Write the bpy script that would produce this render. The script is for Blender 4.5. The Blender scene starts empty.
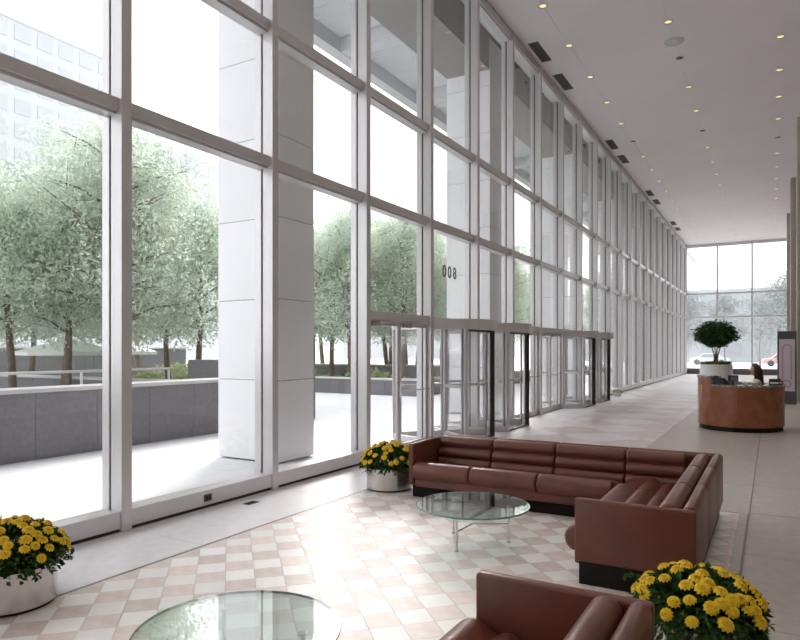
import bpy, bmesh, math, random
from mathutils import Vector, Matrix
R = math.radians
PI = math.pi
sc = bpy.context.scene
col = sc.collection

# ------------------------------------------------------------------ camera
EYE = 1.75
YAW = math.atan(372 / 640)
cd = bpy.data.cameras.new('camera')
cam = bpy.data.objects.new('camera', cd)
col.objects.link(cam)
cam.location = (0, 0, EYE)
cam.rotation_euler = (R(90), 0, YAW)
cd.sensor_width = 36
cd.lens = 28.8
cd.shift_y = 30 / 800
cd.clip_end = 600
sc.camera = cam

# ------------------------------------------------------------------ view, world, sun
sc.view_settings.view_transform = 'Standard'
sc.view_settings.look = 'None'
sc.view_settings.gamma = 1
sc.view_settings.use_curve_mapping = False
sc.view_settings.exposure = 0.74
sc.cycles.transparent_max_bounces = 24
sc.cycles.max_bounces = 10
sc.cycles.diffuse_bounces = 6
sc.cycles.volume_bounces = 2
sc.cycles.use_denoising = True
sc.cycles.sample_clamp_indirect = 6
sc.cycles.caustics_reflective = False
sc.cycles.caustics_refractive = False

HORIZON = (1.22, 1.24, 1.29, 1)
ZENITH_GAIN = 2.2
w = bpy.data.worlds.new('overcast sky')
sc.world = w
w.use_nodes = True
nt = w.node_tree
nt.nodes.clear()
wo = nt.nodes.new('ShaderNodeOutputWorld')
bg = nt.nodes.new('ShaderNodeBackground')
tc = nt.nodes.new('ShaderNodeTexCoord')
sx = nt.nodes.new('ShaderNodeSeparateXYZ')
mr = nt.nodes.new('ShaderNodeMapRange')      # hazy overcast: level haze low down, brightening overhead
mr.inputs['From Min'].default_value = 0.45
mr.inputs['From Max'].default_value = 1
mr.inputs['To Min'].default_value = 1.0
mr.inputs['To Max'].default_value = ZENITH_GAIN
nt.links.new(tc.outputs['Generated'], sx.inputs[0])
nt.links.new(sx.outputs['Z'], mr.inputs['Value'])
bg.inputs['Color'].default_value = HORIZON
nt.links.new(mr.outputs[0], bg.inputs['Strength'])
nt.links.new(bg.outputs[0], wo.inputs[0])

sd = bpy.data.lights.new('hazy sun', 'SUN')
sd.energy = 3.6
sd.angle = R(24)
sd.color = (1.0, 0.96, 0.93)
so = bpy.data.objects.new('hazy sun', sd)
col.objects.link(so)
so.rotation_euler = Vector((0.44, -0.90, -0.57)).to_track_quat('-Z', 'Y').to_euler()

# ------------------------------------------------------------------ materials
def mat(name, color, rough=0.6, metal=0.0, spec=0.5, noise=None, bump=None, emit=None):
    """noise=(scale, amount[, second colour, detail, threshold]) tints the colour; bump=(scale, strength)"""
    m = bpy.data.materials.new(name)
    m.use_nodes = True
    t = m.node_tree
    b = t.nodes['Principled BSDF']
    c = tuple(color) + (1,) if len(color) == 3 else color
    b.inputs['Base Color'].default_value = c
    b.inputs['Roughness'].default_value = rough
    b.inputs['Metallic'].default_value = metal
    b.inputs['Specular IOR Level'].default_value = spec
    co = t.nodes.new('ShaderNodeTexCoord')
    if noise:
        n = t.nodes.new('ShaderNodeTexNoise')
        n.inputs['Scale'].default_value = noise[0]
        n.inputs['Detail'].default_value = noise[3] if len(noise) > 3 else 4
        t.links.new(co.outputs['Object'], n.inputs['Vector'])
        rmp = t.nodes.new('ShaderNodeMapRange')
        lo, hi = noise[4] if len(noise) > 4 else (0.3, 0.7)
        rmp.inputs['From Min'].default_value = lo
        rmp.inputs['From Max'].default_value = hi
        t.links.new(n.outputs['Fac'], rmp.inputs['Value'])
        mx = t.nodes.new('ShaderNodeMix')
        mx.data_type = 'RGBA'
        if len(noise) > 2 and noise[2]:
            c2 = tuple(noise[2]) + (1,)
        else:
            c2 = tuple(min(1, v * (1 - noise[1])) for v in c[:3]) + (1,)
        mx.inputs['A'].default_value = c
        mx.inputs['B'].default_value = c2
        t.links.new(rmp.outputs[0], mx.inputs['Factor'])
        t.links.new(mx.outputs['Result'], b.inputs['Base Color'])
    if bump:
        n2 = t.nodes.new('ShaderNodeTexNoise')
        n2.inputs['Scale'].default_value = bump[0]
        n2.inputs['Detail'].default_value = 3
        t.links.new(co.outputs['Object'], n2.inputs['Vector'])
        bp = t.nodes.new('ShaderNodeBump')
        bp.inputs['Strength'].default_value = bump[1]
        bp.inputs['Distance'].default_value = 0.01
        t.links.new(n2.outputs['Fac'], bp.inputs['Height'])
        t.links.new(bp.outputs[0], b.inputs['Normal'])
    if emit:
        b.inputs['Emission Color'].default_value = tuple(emit[0]) + (1,)
        b.inputs['Emission Strength'].default_value = emit[1]
    return m

def vary(m, amount, hue=0.0):
    """each object of this material gets a slightly different tone"""
    t = m.node_tree
    b = t.nodes['Principled BSDF']
    inp = b.inputs['Base Color']
    hs = t.nodes.new('ShaderNodeHueSaturation')
    if inp.is_linked:
        t.links.new(inp.links[0].from_socket, hs.inputs['Color'])
    else:
        hs.inputs['Color'].default_value = inp.default_value
    oi = t.nodes.new('ShaderNodeObjectInfo')
    r = t.nodes.new('ShaderNodeMapRange')
    r.inputs['To Min'].default_value = 1 - amount
    r.inputs['To Max'].default_value = 1 + amount
    t.links.new(oi.outputs['Random'], r.inputs['Value'])
    t.links.new(r.outputs[0], hs.inputs['Value'])
    t.links.new(hs.outputs[0], inp)
    return m

def glass(name, tint, f0=0.04, rough=0.0):
    """thin architectural glass: clear, with mirror reflection growing at grazing angles"""
    m = bpy.data.materials.new(name)
    m.use_nodes = True
    t = m.node_tree
    t.nodes.clear()
    o = t.nodes.new('ShaderNodeOutputMaterial')
    tr = t.nodes.new('ShaderNodeBsdfTransparent')
    tr.inputs[0].default_value = tuple(tint) + (1,)
    gl = t.nodes.new('ShaderNodeBsdfGlossy')
    gl.inputs['Roughness'].default_value = rough
    gl.inputs['Color'].default_value = (1, 1, 1, 1)
    lw = t.nodes.new('ShaderNodeLayerWeight')
    lw.inputs['Blend'].default_value = 0.5
    pw = t.nodes.new('ShaderNodeMath'); pw.operation = 'POWER'
    pw.inputs[1].default_value = 5
    ml = t.nodes.new('ShaderNodeMath'); ml.operation = 'MULTIPLY_ADD'
    ml.inputs[1].default_value = 1 - f0
    ml.inputs[2].default_value = f0
    mx = t.nodes.new('ShaderNodeMixShader')
    t.links.new(lw.outputs['Facing'], pw.inputs[0])
    t.links.new(pw.outputs[0], ml.inputs[0])
    t.links.new(ml.outputs[0], mx.inputs[0])
    t.links.new(tr.outputs[0], mx.inputs[1])
    t.links.new(gl.outputs[0], mx.inputs[2])
    t.links.new(mx.outputs[0], o.inputs[0])
    return m

def leafmat(name, c1, c2, trans=0.35, scale=1.2):
    m = bpy.data.materials.new(name)
    m.use_nodes = True
    t = m.node_tree
    t.nodes.clear()
    o = t.nodes.new('ShaderNodeOutputMaterial')
    co = t.nodes.new('ShaderNodeTexCoord')
    n = t.nodes.new('ShaderNodeTexNoise')
    n.inputs['Scale'].default_value = scale
    t.links.new(co.outputs['Object'], n.inputs['Vector'])
    r = t.nodes.new('ShaderNodeMapRange')
    r.inputs['From Min'].default_value = 0.35
    r.inputs['From Max'].default_value = 0.65
    t.links.new(n.outputs['Fac'], r.inputs['Value'])
    mx = t.nodes.new('ShaderNodeMix'); mx.data_type = 'RGBA'
    mx.inputs['A'].default_value = tuple(c1) + (1,)
    mx.inputs['B'].default_value = tuple(c2) + (1,)
    t.links.new(r.outputs[0], mx.inputs['Factor'])
    d = t.nodes.new('ShaderNodeBsdfDiffuse')
    tl = t.nodes.new('ShaderNodeBsdfTranslucent')
    ms = t.nodes.new('ShaderNodeMixShader')
    ms.inputs[0].default_value = trans
    t.links.new(mx.outputs['Result'], d.inputs[0])
    t.links.new(mx.outputs['Result'], tl.inputs[0])
    t.links.new(d.outputs[0], ms.inputs[1])
    t.links.new(tl.outputs[0], ms.inputs[2])
    t.links.new(ms.outputs[0], o.inputs[0])
    return m

M = {}
M['alu'] = mat('pale anodised aluminium', (0.70, 0.68, 0.69), 0.32, 0.35, 0.5)
M['gasket'] = mat('dark gasket', (0.05, 0.05, 0.055), 0.7)
M['dark_metal'] = mat('backlit door metal', (0.055, 0.05, 0.048), 0.35, 0.6)  # pale metal seen against the light: backlit darkness put into the colour
M['glass'] = glass('window glass', (0.98, 0.985, 0.98), 0.035)
M['door_glass'] = glass('door glass', (0.99, 0.99, 0.99), 0.012)
M['table_glass'] = glass('table glass', (0.86, 0.93, 0.91), 0.22)
M['glass_edge'] = mat('green glass edge', (0.10, 0.30, 0.27), 0.08, 0, 0.8)
M['chrome'] = mat('chrome', (0.75, 0.75, 0.76), 0.12, 1.0)
M['steel'] = mat('brushed steel', (0.62, 0.60, 0.58), 0.26, 0.95, bump=(60, 0.03))
M['ceiling'] = mat('ceiling plaster', (0.86, 0.81, 0.825), 0.75, noise=(0.5, 0.05))
M['grout'] = mat('floor joint', (0.30, 0.27, 0.26), 0.8)
M['slab'] = vary(mat('grey stone floor', (0.50, 0.46, 0.43), 0.38, 0, 0.5, noise=(9, 0.16, None, 8)), 0.05)
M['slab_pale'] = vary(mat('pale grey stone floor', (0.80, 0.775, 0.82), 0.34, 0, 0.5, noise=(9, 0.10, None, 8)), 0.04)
M['slab_shadow'] = vary(mat('rose grey shadow-band stone', (0.55, 0.47, 0.48), 0.28, 0, 0.5, noise=(3, 0.15, (0.66, 0.58, 0.59), 6)), 0.14)  # darker tone stands for column and mullion shadows across the floor
M['tile_light'] = vary(mat('white marble tile', (0.80, 0.78, 0.77), 0.40, 0, 0.5, noise=(7, 0.1, (0.86, 0.84, 0.82), 8)), 0.06)
M['tile_pink'] = vary(mat('rose marble tile', (0.62, 0.50, 0.47), 0.40, 0, 0.5, noise=(8, 0.1, (0.74, 0.65, 0.62), 9)), 0.12)
M['strip'] = mat('dark floor strip', (0.17, 0.16, 0.16), 0.4)
M['wallstone'] = vary(mat('beige wall stone', (0.46, 0.42, 0.37), 0.5, noise=(3, 0.12, None, 8)), 0.03)
M['leather'] = mat('brown leather', (0.165, 0.050, 0.030), 0.36, 0, 0.5, noise=(4, 0.25, None, 4), bump=(90, 0.10))
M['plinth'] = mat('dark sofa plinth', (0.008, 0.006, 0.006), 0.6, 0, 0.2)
M['marble'] = vary(mat('white column stone', (0.92, 0.92, 0.95), 0.5, noise=(1.2, 0.04, None, 8)), 0.02)
M['soffit'] = mat('grey soffit', (0.62, 0.62, 0.65), 0.7)
M['soffit_panel'] = vary(mat('pale soffit panel', (0.68, 0.70, 0.72), 0.6), 0.04)
M['beam'] = mat('grey beam', (0.30, 0.29, 0.28), 0.65)
M['paving'] = mat('pale plaza paving', (0.78, 0.78, 0.80), 0.65, noise=(0.8, 0.07, None, 6))
M['granite'] = vary(mat('dark granite', (0.155, 0.15, 0.165), 0.4, noise=(14, 0.2, (0.20, 0.19, 0.20), 8)), 0.12)
M['granite_cap'] = mat('pale wall coping', (0.58, 0.57, 0.57), 0.5)
M['bark'] = mat('bark', (0.24, 0.17, 0.13), 0.9, noise=(6, 0.4))
M['leaf'] = leafmat('haze-paled locust leaf', (0.50, 0.58, 0.52), (0.68, 0.74, 0.61), 0.55)  # tones lightened: the hazy veil over the trees is in the colour
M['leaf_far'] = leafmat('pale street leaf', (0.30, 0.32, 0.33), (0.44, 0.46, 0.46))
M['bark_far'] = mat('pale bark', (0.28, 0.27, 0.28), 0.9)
M['leaf_mum'] = leafmat('chrysanthemum leaf', (0.028, 0.075, 0.026), (0.09, 0.18, 0.055), 0.25, 14)
M['leaf_ficus'] = leafmat('ficus leaf', (0.025, 0.06, 0.022), (0.07, 0.13, 0.05), 0.2, 5)
M['leaf_moss'] = leafmat('ground cover', (0.10, 0.20, 0.05), (0.22, 0.30, 0.08), 0.3, 6)
M['hedge'] = leafmat('pale shrub', (0.34, 0.42, 0.22), (0.58, 0.60, 0.42), 0.3, 1.5)
M['petal'] = mat('yellow petal', (0.92, 0.70, 0.03), 0.6, noise=(30, 0.2, (0.85, 0.55, 0.02)))
M['petal_core'] = mat('yellow flower centre', (0.62, 0.40, 0.01), 0.7)
M['soil'] = mat('soil', (0.03, 0.022, 0.016), 0.95)
M['wood'] = mat('desk wood', (0.36, 0.13, 0.060), 0.26, 0, 0.5, noise=(5, 0.3, (0.24, 0.08, 0.038), 6))
M['desk_stone'] = mat('grey marble counter', (0.20, 0.20, 0.20), 0.15, 0, 0.5, noise=(16, 0.3, (0.50, 0.49, 0.47), 6, (0.5, 0.62)))
M['black'] = mat('black plastic', (0.015, 0.015, 0.017), 0.4)
M['screen'] = mat('grey blue screen', (0.16, 0.17, 0.24), 0.25)
M['paper'] = mat('white paper', (0.80, 0.79, 0.77), 0.7)
M['gold'] = mat('brass', (0.80, 0.58, 0.25), 0.25, 1.0)
M['white'] = mat('white enamel', (0.78, 0.77, 0.76), 0.35)
M['sign_dark'] = mat('dark grey sign frame', (0.10, 0.095, 0.09), 0.4)
M['poster'] = mat('lilac poster', (0.66, 0.58, 0.66), 0.4)
M['pink'] = mat('pink print', (0.60, 0.30, 0.38), 0.4)
M['skin'] = mat('skin', (0.62, 0.36, 0.28), 0.55)
M['hair'] = mat('dark red hair', (0.05, 0.018, 0.014), 0.45)
M['blouse'] = mat('white blouse', (0.75, 0.73, 0.72), 0.8)
M['trousers'] = mat('dark cloth', (0.04, 0.04, 0.05), 0.8)
M['vent'] = mat('vent bronze', (0.10, 0.095, 0.075), 0.5)
M['vent_in'] = mat('vent dark inside', (0.02, 0.02, 0.018), 0.8)
M['gold_dim'] = mat('dull brass trim', (0.50, 0.44, 0.30), 0.4, 0.5)
M['lamp_warm'] = mat('warm lamp', (0.9, 0.8, 0.5), 0.4, emit=((1.0, 0.84, 0.45), 0.5))
M['lamp_off'] = mat('unlit lamp', (0.03, 0.03, 0.03), 0.5)
M['digit'] = mat('dark vinyl', (0.03, 0.03, 0.035), 0.5)
M['concrete'] = mat('pale tower', (0.26, 0.28, 0.29), 0.7)
M['tower_glass'] = mat('pale tower window', (0.20, 0.22, 0.235), 0.4)
M['canvas'] = mat('white canvas', (0.82, 0.81, 0.80), 0.8)
M['car_red'] = mat('red car paint', (0.55, 0.30, 0.32), 0.35)
M['car_grey'] = mat('grey car paint', (0.45, 0.46, 0.48), 0.35)
M['car_glass'] = mat('car window', (0.20, 0.22, 0.24), 0.15)
M['tyre'] = mat('tyre', (0.04, 0.04, 0.04), 0.8)
M['asphalt'] = mat('pale street', (0.55, 0.54, 0.54), 0.8)

# ------------------------------------------------------------------ mesh helpers
class MB:
    def __init__(s):
        s.v, s.f, s.m = [], [], []
        s.cur = 0
    def add(s, verts, faces):
        o = len(s.v)
        s.v += [tuple(q) for q in verts]
        s.f += [tuple(i + o for i in q) for q in faces]
        s.m += [s.cur] * len(faces)
        return s
    def box(s, x0, x1, y0, y1, z0, z1):
        v = [(x0,y0,z0),(x1,y0,z0),(x1,y1,z0),(x0,y1,z0),(x0,y0,z1),(x1,y0,z1),(x1,y1,z1),(x0,y1,z1)]
        return s.add(v, [(3,2,1,0),(4,5,6,7),(0,1,5,4),(1,2,6,5),(2,3,7,6),(3,0,4,7)])
    def prism(s, poly, z0, z1):
        n = len(poly)
        v = [(x,y,z0) for x,y in poly] + [(x,y,z1) for x,y in poly]
        f = [tuple(range(n-1,-1,-1)), tuple(range(n,2*n))]
        f += [(i,(i+1)%n,n+(i+1)%n,n+i) for i in range(n)]
        return s.add(v, f)
    def lathe(s, prof, n=24, c=(0,0), cap=True, a0=0.0, a1=2*PI):
        full = abs(a1 - a0 - 2*PI) < 1e-6
        k = n if full else n + 1
        v = []
        for r, z in prof:
            for i in range(k):
                a = a0 + (a1-a0)*i/n
                v.append((c[0]+r*math.cos(a), c[1]+r*math.sin(a), z))
        f = []
        for j in range(len(prof)-1):
            for i in range(n):
                a, b = j*k+i, j*k+(i+1)%k
                f.append((a,b,b+k,a+k))
        if cap and full:
            f.append(tuple(range(k-1,-1,-1)))
            f.append(tuple((len(prof)-1)*k+i for i in range(k)))
        return s.add(v, f)
    def tube(s, pts, rad, n=8, cap=True):
        pts = [Vector(q) for q in pts]
        rads = rad if isinstance(rad, (list,tuple)) else [rad]*len(pts)
        v, f = [], []
        up = None
        for i, q in enumerate(pts):
            d = (pts[min(i+1,len(pts)-1)] - pts[max(i-1,0)]).normalized()
            if up is None:
                up = Vector((0,0,1)) if abs(d.z) < 0.9 else Vector((1,0,0))
            a = d.cross(up)
            if a.length < 1e-5: a = d.cross(Vector((0,1,0)))
            a.normalize()
            b = a.cross(d).normalized()
            up = b
            for k in range(n):
                t = 2*PI*k/n
                v.append(q + (a*math.cos(t) + b*math.sin(t))*rads[i])
        for i in range(len(pts)-1):
            for k in range(n):
                p0, p1 = i*n+k, i*n+(k+1)%n
                f.append((p0,p1,p1+n,p0+n))
        if cap:
            f.append(tuple(range(n-1,-1,-1)))
            f.append(tuple((len(pts)-1)*n+k for k in range(n)))
        return s.add(v, f)
    def loft(s, rings):
        """closed rings of equal length, capped at both ends"""
        n = len(rings[0])
        v = [q for r in rings for q in r]
        f = []
        for i in range(len(rings)-1):
            for k in range(n):
                p0, p1 = i*n+k, i*n+(k+1)%n
                f.append((p0,p1,p1+n,p0+n))
        f.append(tuple(range(n-1,-1,-1)))
        f.append(tuple((len(rings)-1)*n+k for k in range(n)))
        return s.add(v, f)
    def mesh(s, name, mats, smooth=False, bevel=0.0, seg=2):
        me = bpy.data.meshes.new(name)
        bm = bmesh.new()
        vs = [bm.verts.new(q) for q in s.v]
        for q, mi in zip(s.f, s.m):
            try:
                fc = bm.faces.new([vs[i] for i in q])
                fc.material_index = mi
            except ValueError:
                pass
        bmesh.ops.recalc_face_normals(bm, faces=bm.faces)
        if bevel > 0:
            bmesh.ops.bevel(bm, geom=list(bm.edges), offset=bevel, segments=seg, affect='EDGES', profile=0.5)
        if smooth:
            for fc in bm.faces: fc.smooth = True
            if smooth is not True:
                for e in bm.edges:
                    if len(e.link_faces) == 2 and e.calc_face_angle(0) > smooth:
                        e.smooth = False
        bm.to_mesh(me)
        bm.free()
        for m_ in (mats if isinstance(mats, (list,tuple)) else [mats]):
            me.materials.append(M[m_])
        return me
    def build(s, name, mats, parent=None, smooth=False, bevel=0.0, seg=2, loc=None):
        return put(name, s.mesh(name, mats, smooth, bevel, seg), parent, loc)

def put(name, me, parent=None, loc=None, rot=None, scale=None):
    o = bpy.data.objects.new(name, me)
    col.objects.link(o)
    if parent: o.parent = parent
    if loc is not None: o.location = loc
    if rot is not None: o.rotation_euler = rot
    if scale is not None: o.scale = scale
    return o

def tag(o, label=None, cat=None, group=None, kind=None):
    if label: o['label'] = label
    if cat: o['category'] = cat
    if group: o['group'] = group
    if kind: o['kind'] = kind
    return o

def empty(name, loc=(0,0,0), rz=0.0):
    o = bpy.data.objects.new(name, None)
    col.objects.link(o)
    o.location = loc
    o.rotation_euler = (0,0,rz)
    o.empty_display_size = 0.1
    return o

def copy_tree(o, parent=None):
    c = o.copy()
    col.objects.link(c)
    if parent: c.parent = parent
    for ch in list(o.children):
        copy_tree(ch, c)
    return c

def clip(poly, x0, x1, y0, y1):
    def cut(ps, inside, inter):
        out = []
        for i in range(len(ps)):
            a, b = ps[i-1], ps[i]
            if inside(b):
                if not inside(a): out.append(inter(a,b))
                out.append(b)
            elif inside(a): out.append(inter(a,b))
        return out
    def ix(x):
        return lambda a,b: (x, a[1]+(b[1]-a[1])*(x-a[0])/(b[0]-a[0]))
    def iy(y):
        return lambda a,b: (a[0]+(b[0]-a[0])*(y-a[1])/(b[1]-a[1]), y)
    for ins, it in ((lambda q: q[0]>=x0, ix(x0)), (lambda q: q[0]<=x1, ix(x1)), (lambda q: q[1]>=y0, iy(y0)), (lambda q: q[1]<=y1, iy(y1))):
        poly = cut(poly, ins, it)
        if len(poly) < 3: return []
    return poly

def area(p):
    return abs(sum(p[i-1][0]*p[i][1]-p[i][0]*p[i-1][1] for i in range(len(p))))/2

# ------------------------------------------------------------------ key dimensions
XF = -5.39            # room face of the window wall's mullions
XG = XF - 0.20        # its glass plane
CEIL = 9.43
Y0, BAY, NB = 4.08, 2.145, 22
YF = Y0 + BAY*NB      # far wall
YB = Y0 - BAY*5       # wall behind the camera
XR = 4.6              # wall behind the piers
RAIL_A, RAIL_B, RAIL_C = 2.30, 4.12, 5.83
DOOR_BAYS = {2:'S', 3:'R', 4:'R', 5:'S', 6:'S', 7:'R', 8:'R', 9:'S'}

def in_view(x, y, z=0, pad=25):
    c, s = math.cos(YAW), math.sin(YAW)
    zc = y*c - x*s
    if zc < 0.5: return False
    px = 400 + 640*(x*c + y*s)/zc
    py = 350 - 640*(z-EYE)/zc
    return -pad < px < 800+pad and -pad < py < 640+pad

# ------------------------------------------------------------------ floor
floor = tag(empty('floor'), 'stone lobby floor with a checkered marble seating area', 'floor', kind='structure')
MB().box(XG-0.1, XR+0.3, YB-0.3, YF+0.3, -0.25, -0.010).build('floor_bed', 'grout', floor)
CX0, CX1, CY0, CY1 = -4.38, -0.30, -1.6, 7.75      # checkered marble
def slab(x0, x1, y0, y1, m='slab', g=0.003):
    MB().box(x0+g, x1-g, y0+g, y1-g, -0.02, 0.0).build('slab', m, floor)
y = YB
while y < YF - 0.01:                                # strip along the glass
    slab(XF-0.04, CX0-0.03, y, min(y+BAY, YF), 'slab_pale')
    y += BAY
MB().box(CX0-0.028, CX0-0.002, YB, CY1+0.02, -0.02, 0.0005).build('floor_strip', 'strip', floor)
MB().box(CX1+0.002, CX1+0.075, YB, CY1+0.02, -0.02, 0.0).build('floor_strip', 'slab', floor)
MB().box(CX1+0.077, CX1+0.092, YB, CY1+0.02, -0.02, 0.0).build('floor_strip', 'strip', floor)
MB().box(CX0, CX1, CY1+0.002, CY1+0.02, -0.02, 0.0).build('floor_strip', 'strip', floor)
xs = [CX1+0.094, 1.35, 2.95, XR]
for a, b in zip(xs, xs[1:]):
    y = YB
    while y < YF - 0.01:
        if not (b > 3 and y > 30): slab(a, b, y, min(y+BAY*0.75, YF))
        y += BAY*0.75
slab(CX0, CX1, YB, CY1-9.36)
y = CY1 + 0.022
DX1, DY0, DY1 = -1.95, 9.4, 27.6
slab(CX0-0.025, DX1, y, DY0, 'slab_pale')
slab(DX1, CX1+0.09, y, DY0, 'slab')
q = DY0
while q < YF - 0.01:
    slab(DX1, CX1+0.09, q, min(q+BAY, YF), 'slab')
    if q >= DY1 - 0.01: slab(CX0-0.025, DX1, q, min(q+BAY, YF), 'slab_pale')
    q = min(q+BAY, DY1) if q < DY1 - 0.01 else q + BAY
h = 0.80                                            # big diagonal slabs opposite the doors; their two tones paint slanted shadow bands
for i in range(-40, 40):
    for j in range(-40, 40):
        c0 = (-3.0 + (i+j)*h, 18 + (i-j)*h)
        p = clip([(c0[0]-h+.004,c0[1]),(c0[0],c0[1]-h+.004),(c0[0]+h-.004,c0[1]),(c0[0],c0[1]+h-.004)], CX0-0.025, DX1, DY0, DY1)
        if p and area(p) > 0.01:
            MB().prism(p, -0.02, 0.0).build('slab', 'slab_shadow' if (i+j) % 2 else 'slab_pale', floor)
# checkered marble, laid on the diagonal
h = 0.155
g_ = 0.0016
proto_tile = {}
for k_ in ('tile_light', 'tile_pink'):
    proto_tile[k_] = MB().prism([(-h+g_,0),(0,-h+g_),(h-g_,0),(0,h-g_)], -0.012, 0.0).mesh(k_, k_)
cells = []
for i in range(-60, 60):
    for j in range(-60, 60):
        c0 = (-2.652 + (i+j)*h, 4.303 + (i-j)*h)
        p = clip([(c0[0]-h+g_,c0[1]),(c0[0],c0[1]-h+g_),(c0[0]+h-g_,c0[1]),(c0[0],c0[1]+h-g_)], CX0, CX1, CY0, CY1)
        if p and area(p) > 4e-4:
            cells.append((i, j, c0, p))
for par, nm in ((0, 'light_tile'), (1, 'rose_tile')):
    mk = 'tile_light' if par == 0 else 'tile_pink'
    mine = [c_ for c_ in cells if ((c_[0] + c_[1]) % 2 == 0) == (par == 0)]
    mine.sort(key=lambda c_: (not in_view(c_[2][0], c_[2][1]), c_[2][0]**2 + c_[2][1]**2))
    for i, j, c0, p in mine[:300]:
        if area(p) > 2*h*h*0.96:
            put(nm, proto_tile[mk], floor, (c0[0], c0[1], 0))
        else:
            pl = [(x-c0[0], y_-c0[1]) for x, y_ in p]
            MB().prism(pl, -0.012, 0.0).build(nm, mk, floor, loc=(c0[0], c0[1], 0))
    rest = MB()
    for i, j, c0, p in mine[300:]: rest.prism(p, -0.012, 0.0)
    if rest.v: tag(rest.build(nm, mk, floor), kind='stuff')
# small grille in the strip, outlet sits on the sill further down
gr = tag(empty('floor_grille', (-5.15, 5.47, 0.0)), 'small dark metal floor grille beside the window sill', 'grille')
MB().box(-0.05, 0.05, -0.09, 0.09, 0.0, 0.004).build('grille_frame', 'vent', gr)
for k in range(5):
    MB().box(-0.04, 0.04, -0.072+k*0.032, -0.056+k*0.032, 0.004, 0.008).build('bar', 'vent_in', gr)

# ------------------------------------------------------------------ window wall on the left
def mullion_mesh(along_y=True, z1=CEIL):
    """local: far edge at y=0, extends to -y; room face at x=0, goes out to -x"""
    m = MB()
    m.box(-0.165, 0.0, -0.115, 0.0, 0.0, z1)
    m.box(-0.30, -0.19, -0.115, 0.0, 0.0, z1)
    return m.mesh('mullion', 'alu', bevel=0.004, seg=1)
mul_me = mullion_mesh()
gap_me = MB().box(-0.195, -0.16, -0.098, -0.017, 0.0, CEIL).mesh('gasket', 'gasket')
def rail_mesh(L, zlo, zhi, x_in=-0.05, stop=True):
    m = MB()
    m.box(x_in-0.23, x_in, 0, L, zlo, zhi)
    if stop:
        m.box(x_in-0.20, x_in-0.035, 0.002, L-0.002, zlo-0.03, zlo)
    return m.mesh('rail', 'alu', bevel=0.003, seg=1)
LB = BAY - 0.115
rail_me = rail_mesh(LB, -0.065, 0.06)
head_me = rail_mesh(LB, -0.20, 0.0, -0.03)
sill_me = rail_mesh(LB, 0.035, 0.20, -0.015, False)
kick_me = MB().box(-0.22, -0.035, 0, LB, 0.0, 0.036).mesh('kick_gap', 'gasket')
trans_me = rail_mesh(LB, -0.07, 0.07, -0.03)
pane_cache = {}
def pane(parent, x, y, z0, z1, L=LB):
    k = (round(z1-z0,3), round(L,3))
    if k not in pane_cache:
        pane_cache[k] = MB().box(-0.006, 0.006, -0.01, L+0.01, 0, z1-z0).mesh('pane', 'glass')
    return put('pane', pane_cache[k], parent, (x, y, z0))
wl = tag(empty('wall_left', (XF, 0, 0)), 'tall glass window wall with pale metal mullions along the lobby', 'window wall', kind='structure')
first = -5
for k in range(first, NB+1):
    yk = Y0 + k*BAY
    mu = put('mullion', mul_me, wl, (0, yk, 0))
    put('gasket', gap_me, mu, (0, 0, 0))
    if k == NB: break
    L = LB
    put('rail', rail_me, wl, (0, yk, RAIL_B))
    put('rail', rail_me, wl, (0, yk, RAIL_C))
    put('head_rail', head_me, wl, (0, yk, CEIL))
    pane(wl, XG-XF, yk, RAIL_B+0.06, RAIL_C-0.095)
    pane(wl, XG-XF, yk, RAIL_C+0.06, CEIL-0.23)
    if k in DOOR_BAYS:
        put('transom_rail', trans_me, wl, (0, yk, RAIL_A))
        pane(wl, XG-XF, yk, RAIL_A+0.07, RAIL_B-0.095)
    else:
        put('sill_rail', sill_me, wl, (0, yk, 0))
        put('kick_gap', kick_me, wl, (0, yk, 0))
        pane(wl, XG-XF, yk, 0.20, RAIL_B-0.095)
ot = tag(empty('sill_outlet', (XF-0.014, 5.06, 0.115)), 'small brown outlet plate on the window sill', 'outlet')
MB().box(0, 0.008, -0.055, 0.055, -0.04, 0.04).build('cover_plate', 'vent', ot, bevel=0.003)
for dy in (-0.02, 0.02):
    MB().box(0.008, 0.011, dy-0.012, dy+0.012, -0.02, 0.02).build('socket', 'vent_in', ot)

# house number on the glass: reads 800 from outside
cu = bpy.data.curves.new('digits', 'FONT')
cu.extrude = 0.003
cu.size = 0.33
cu.offset = 0.006
for n, ch in enumerate('800'):
    cu.body = ch
    tmp = bpy.data.objects.new('tmp', cu)
    col.objects.link(tmp)
    bpy.context.view_layer.update()
    me = bpy.data.meshes.new_from_object(tmp.evaluated_get(bpy.context.evaluated_depsgraph_get()))
    bpy.data.objects.remove(tmp)
    me.materials.clear()
    me.materials.append(M['digit'])
    d = put('digit', me)
    d.matrix_world = Matrix.Translation((XG-0.012, 11.94-n*0.24, 3.20)) @ Matrix(((0,0,-1,0),(-1,0,0,0),(0,1,0,0),(0,0,0,1)))
    if n == 0:
        tag(d, 'dark figure 8 lettered on the glass above the doors', 'number', 'house number on the glass')
    else:
        tag(d, 'dark figure 0 lettered on the glass above the doors', 'number', 'house number on the glass')

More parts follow.
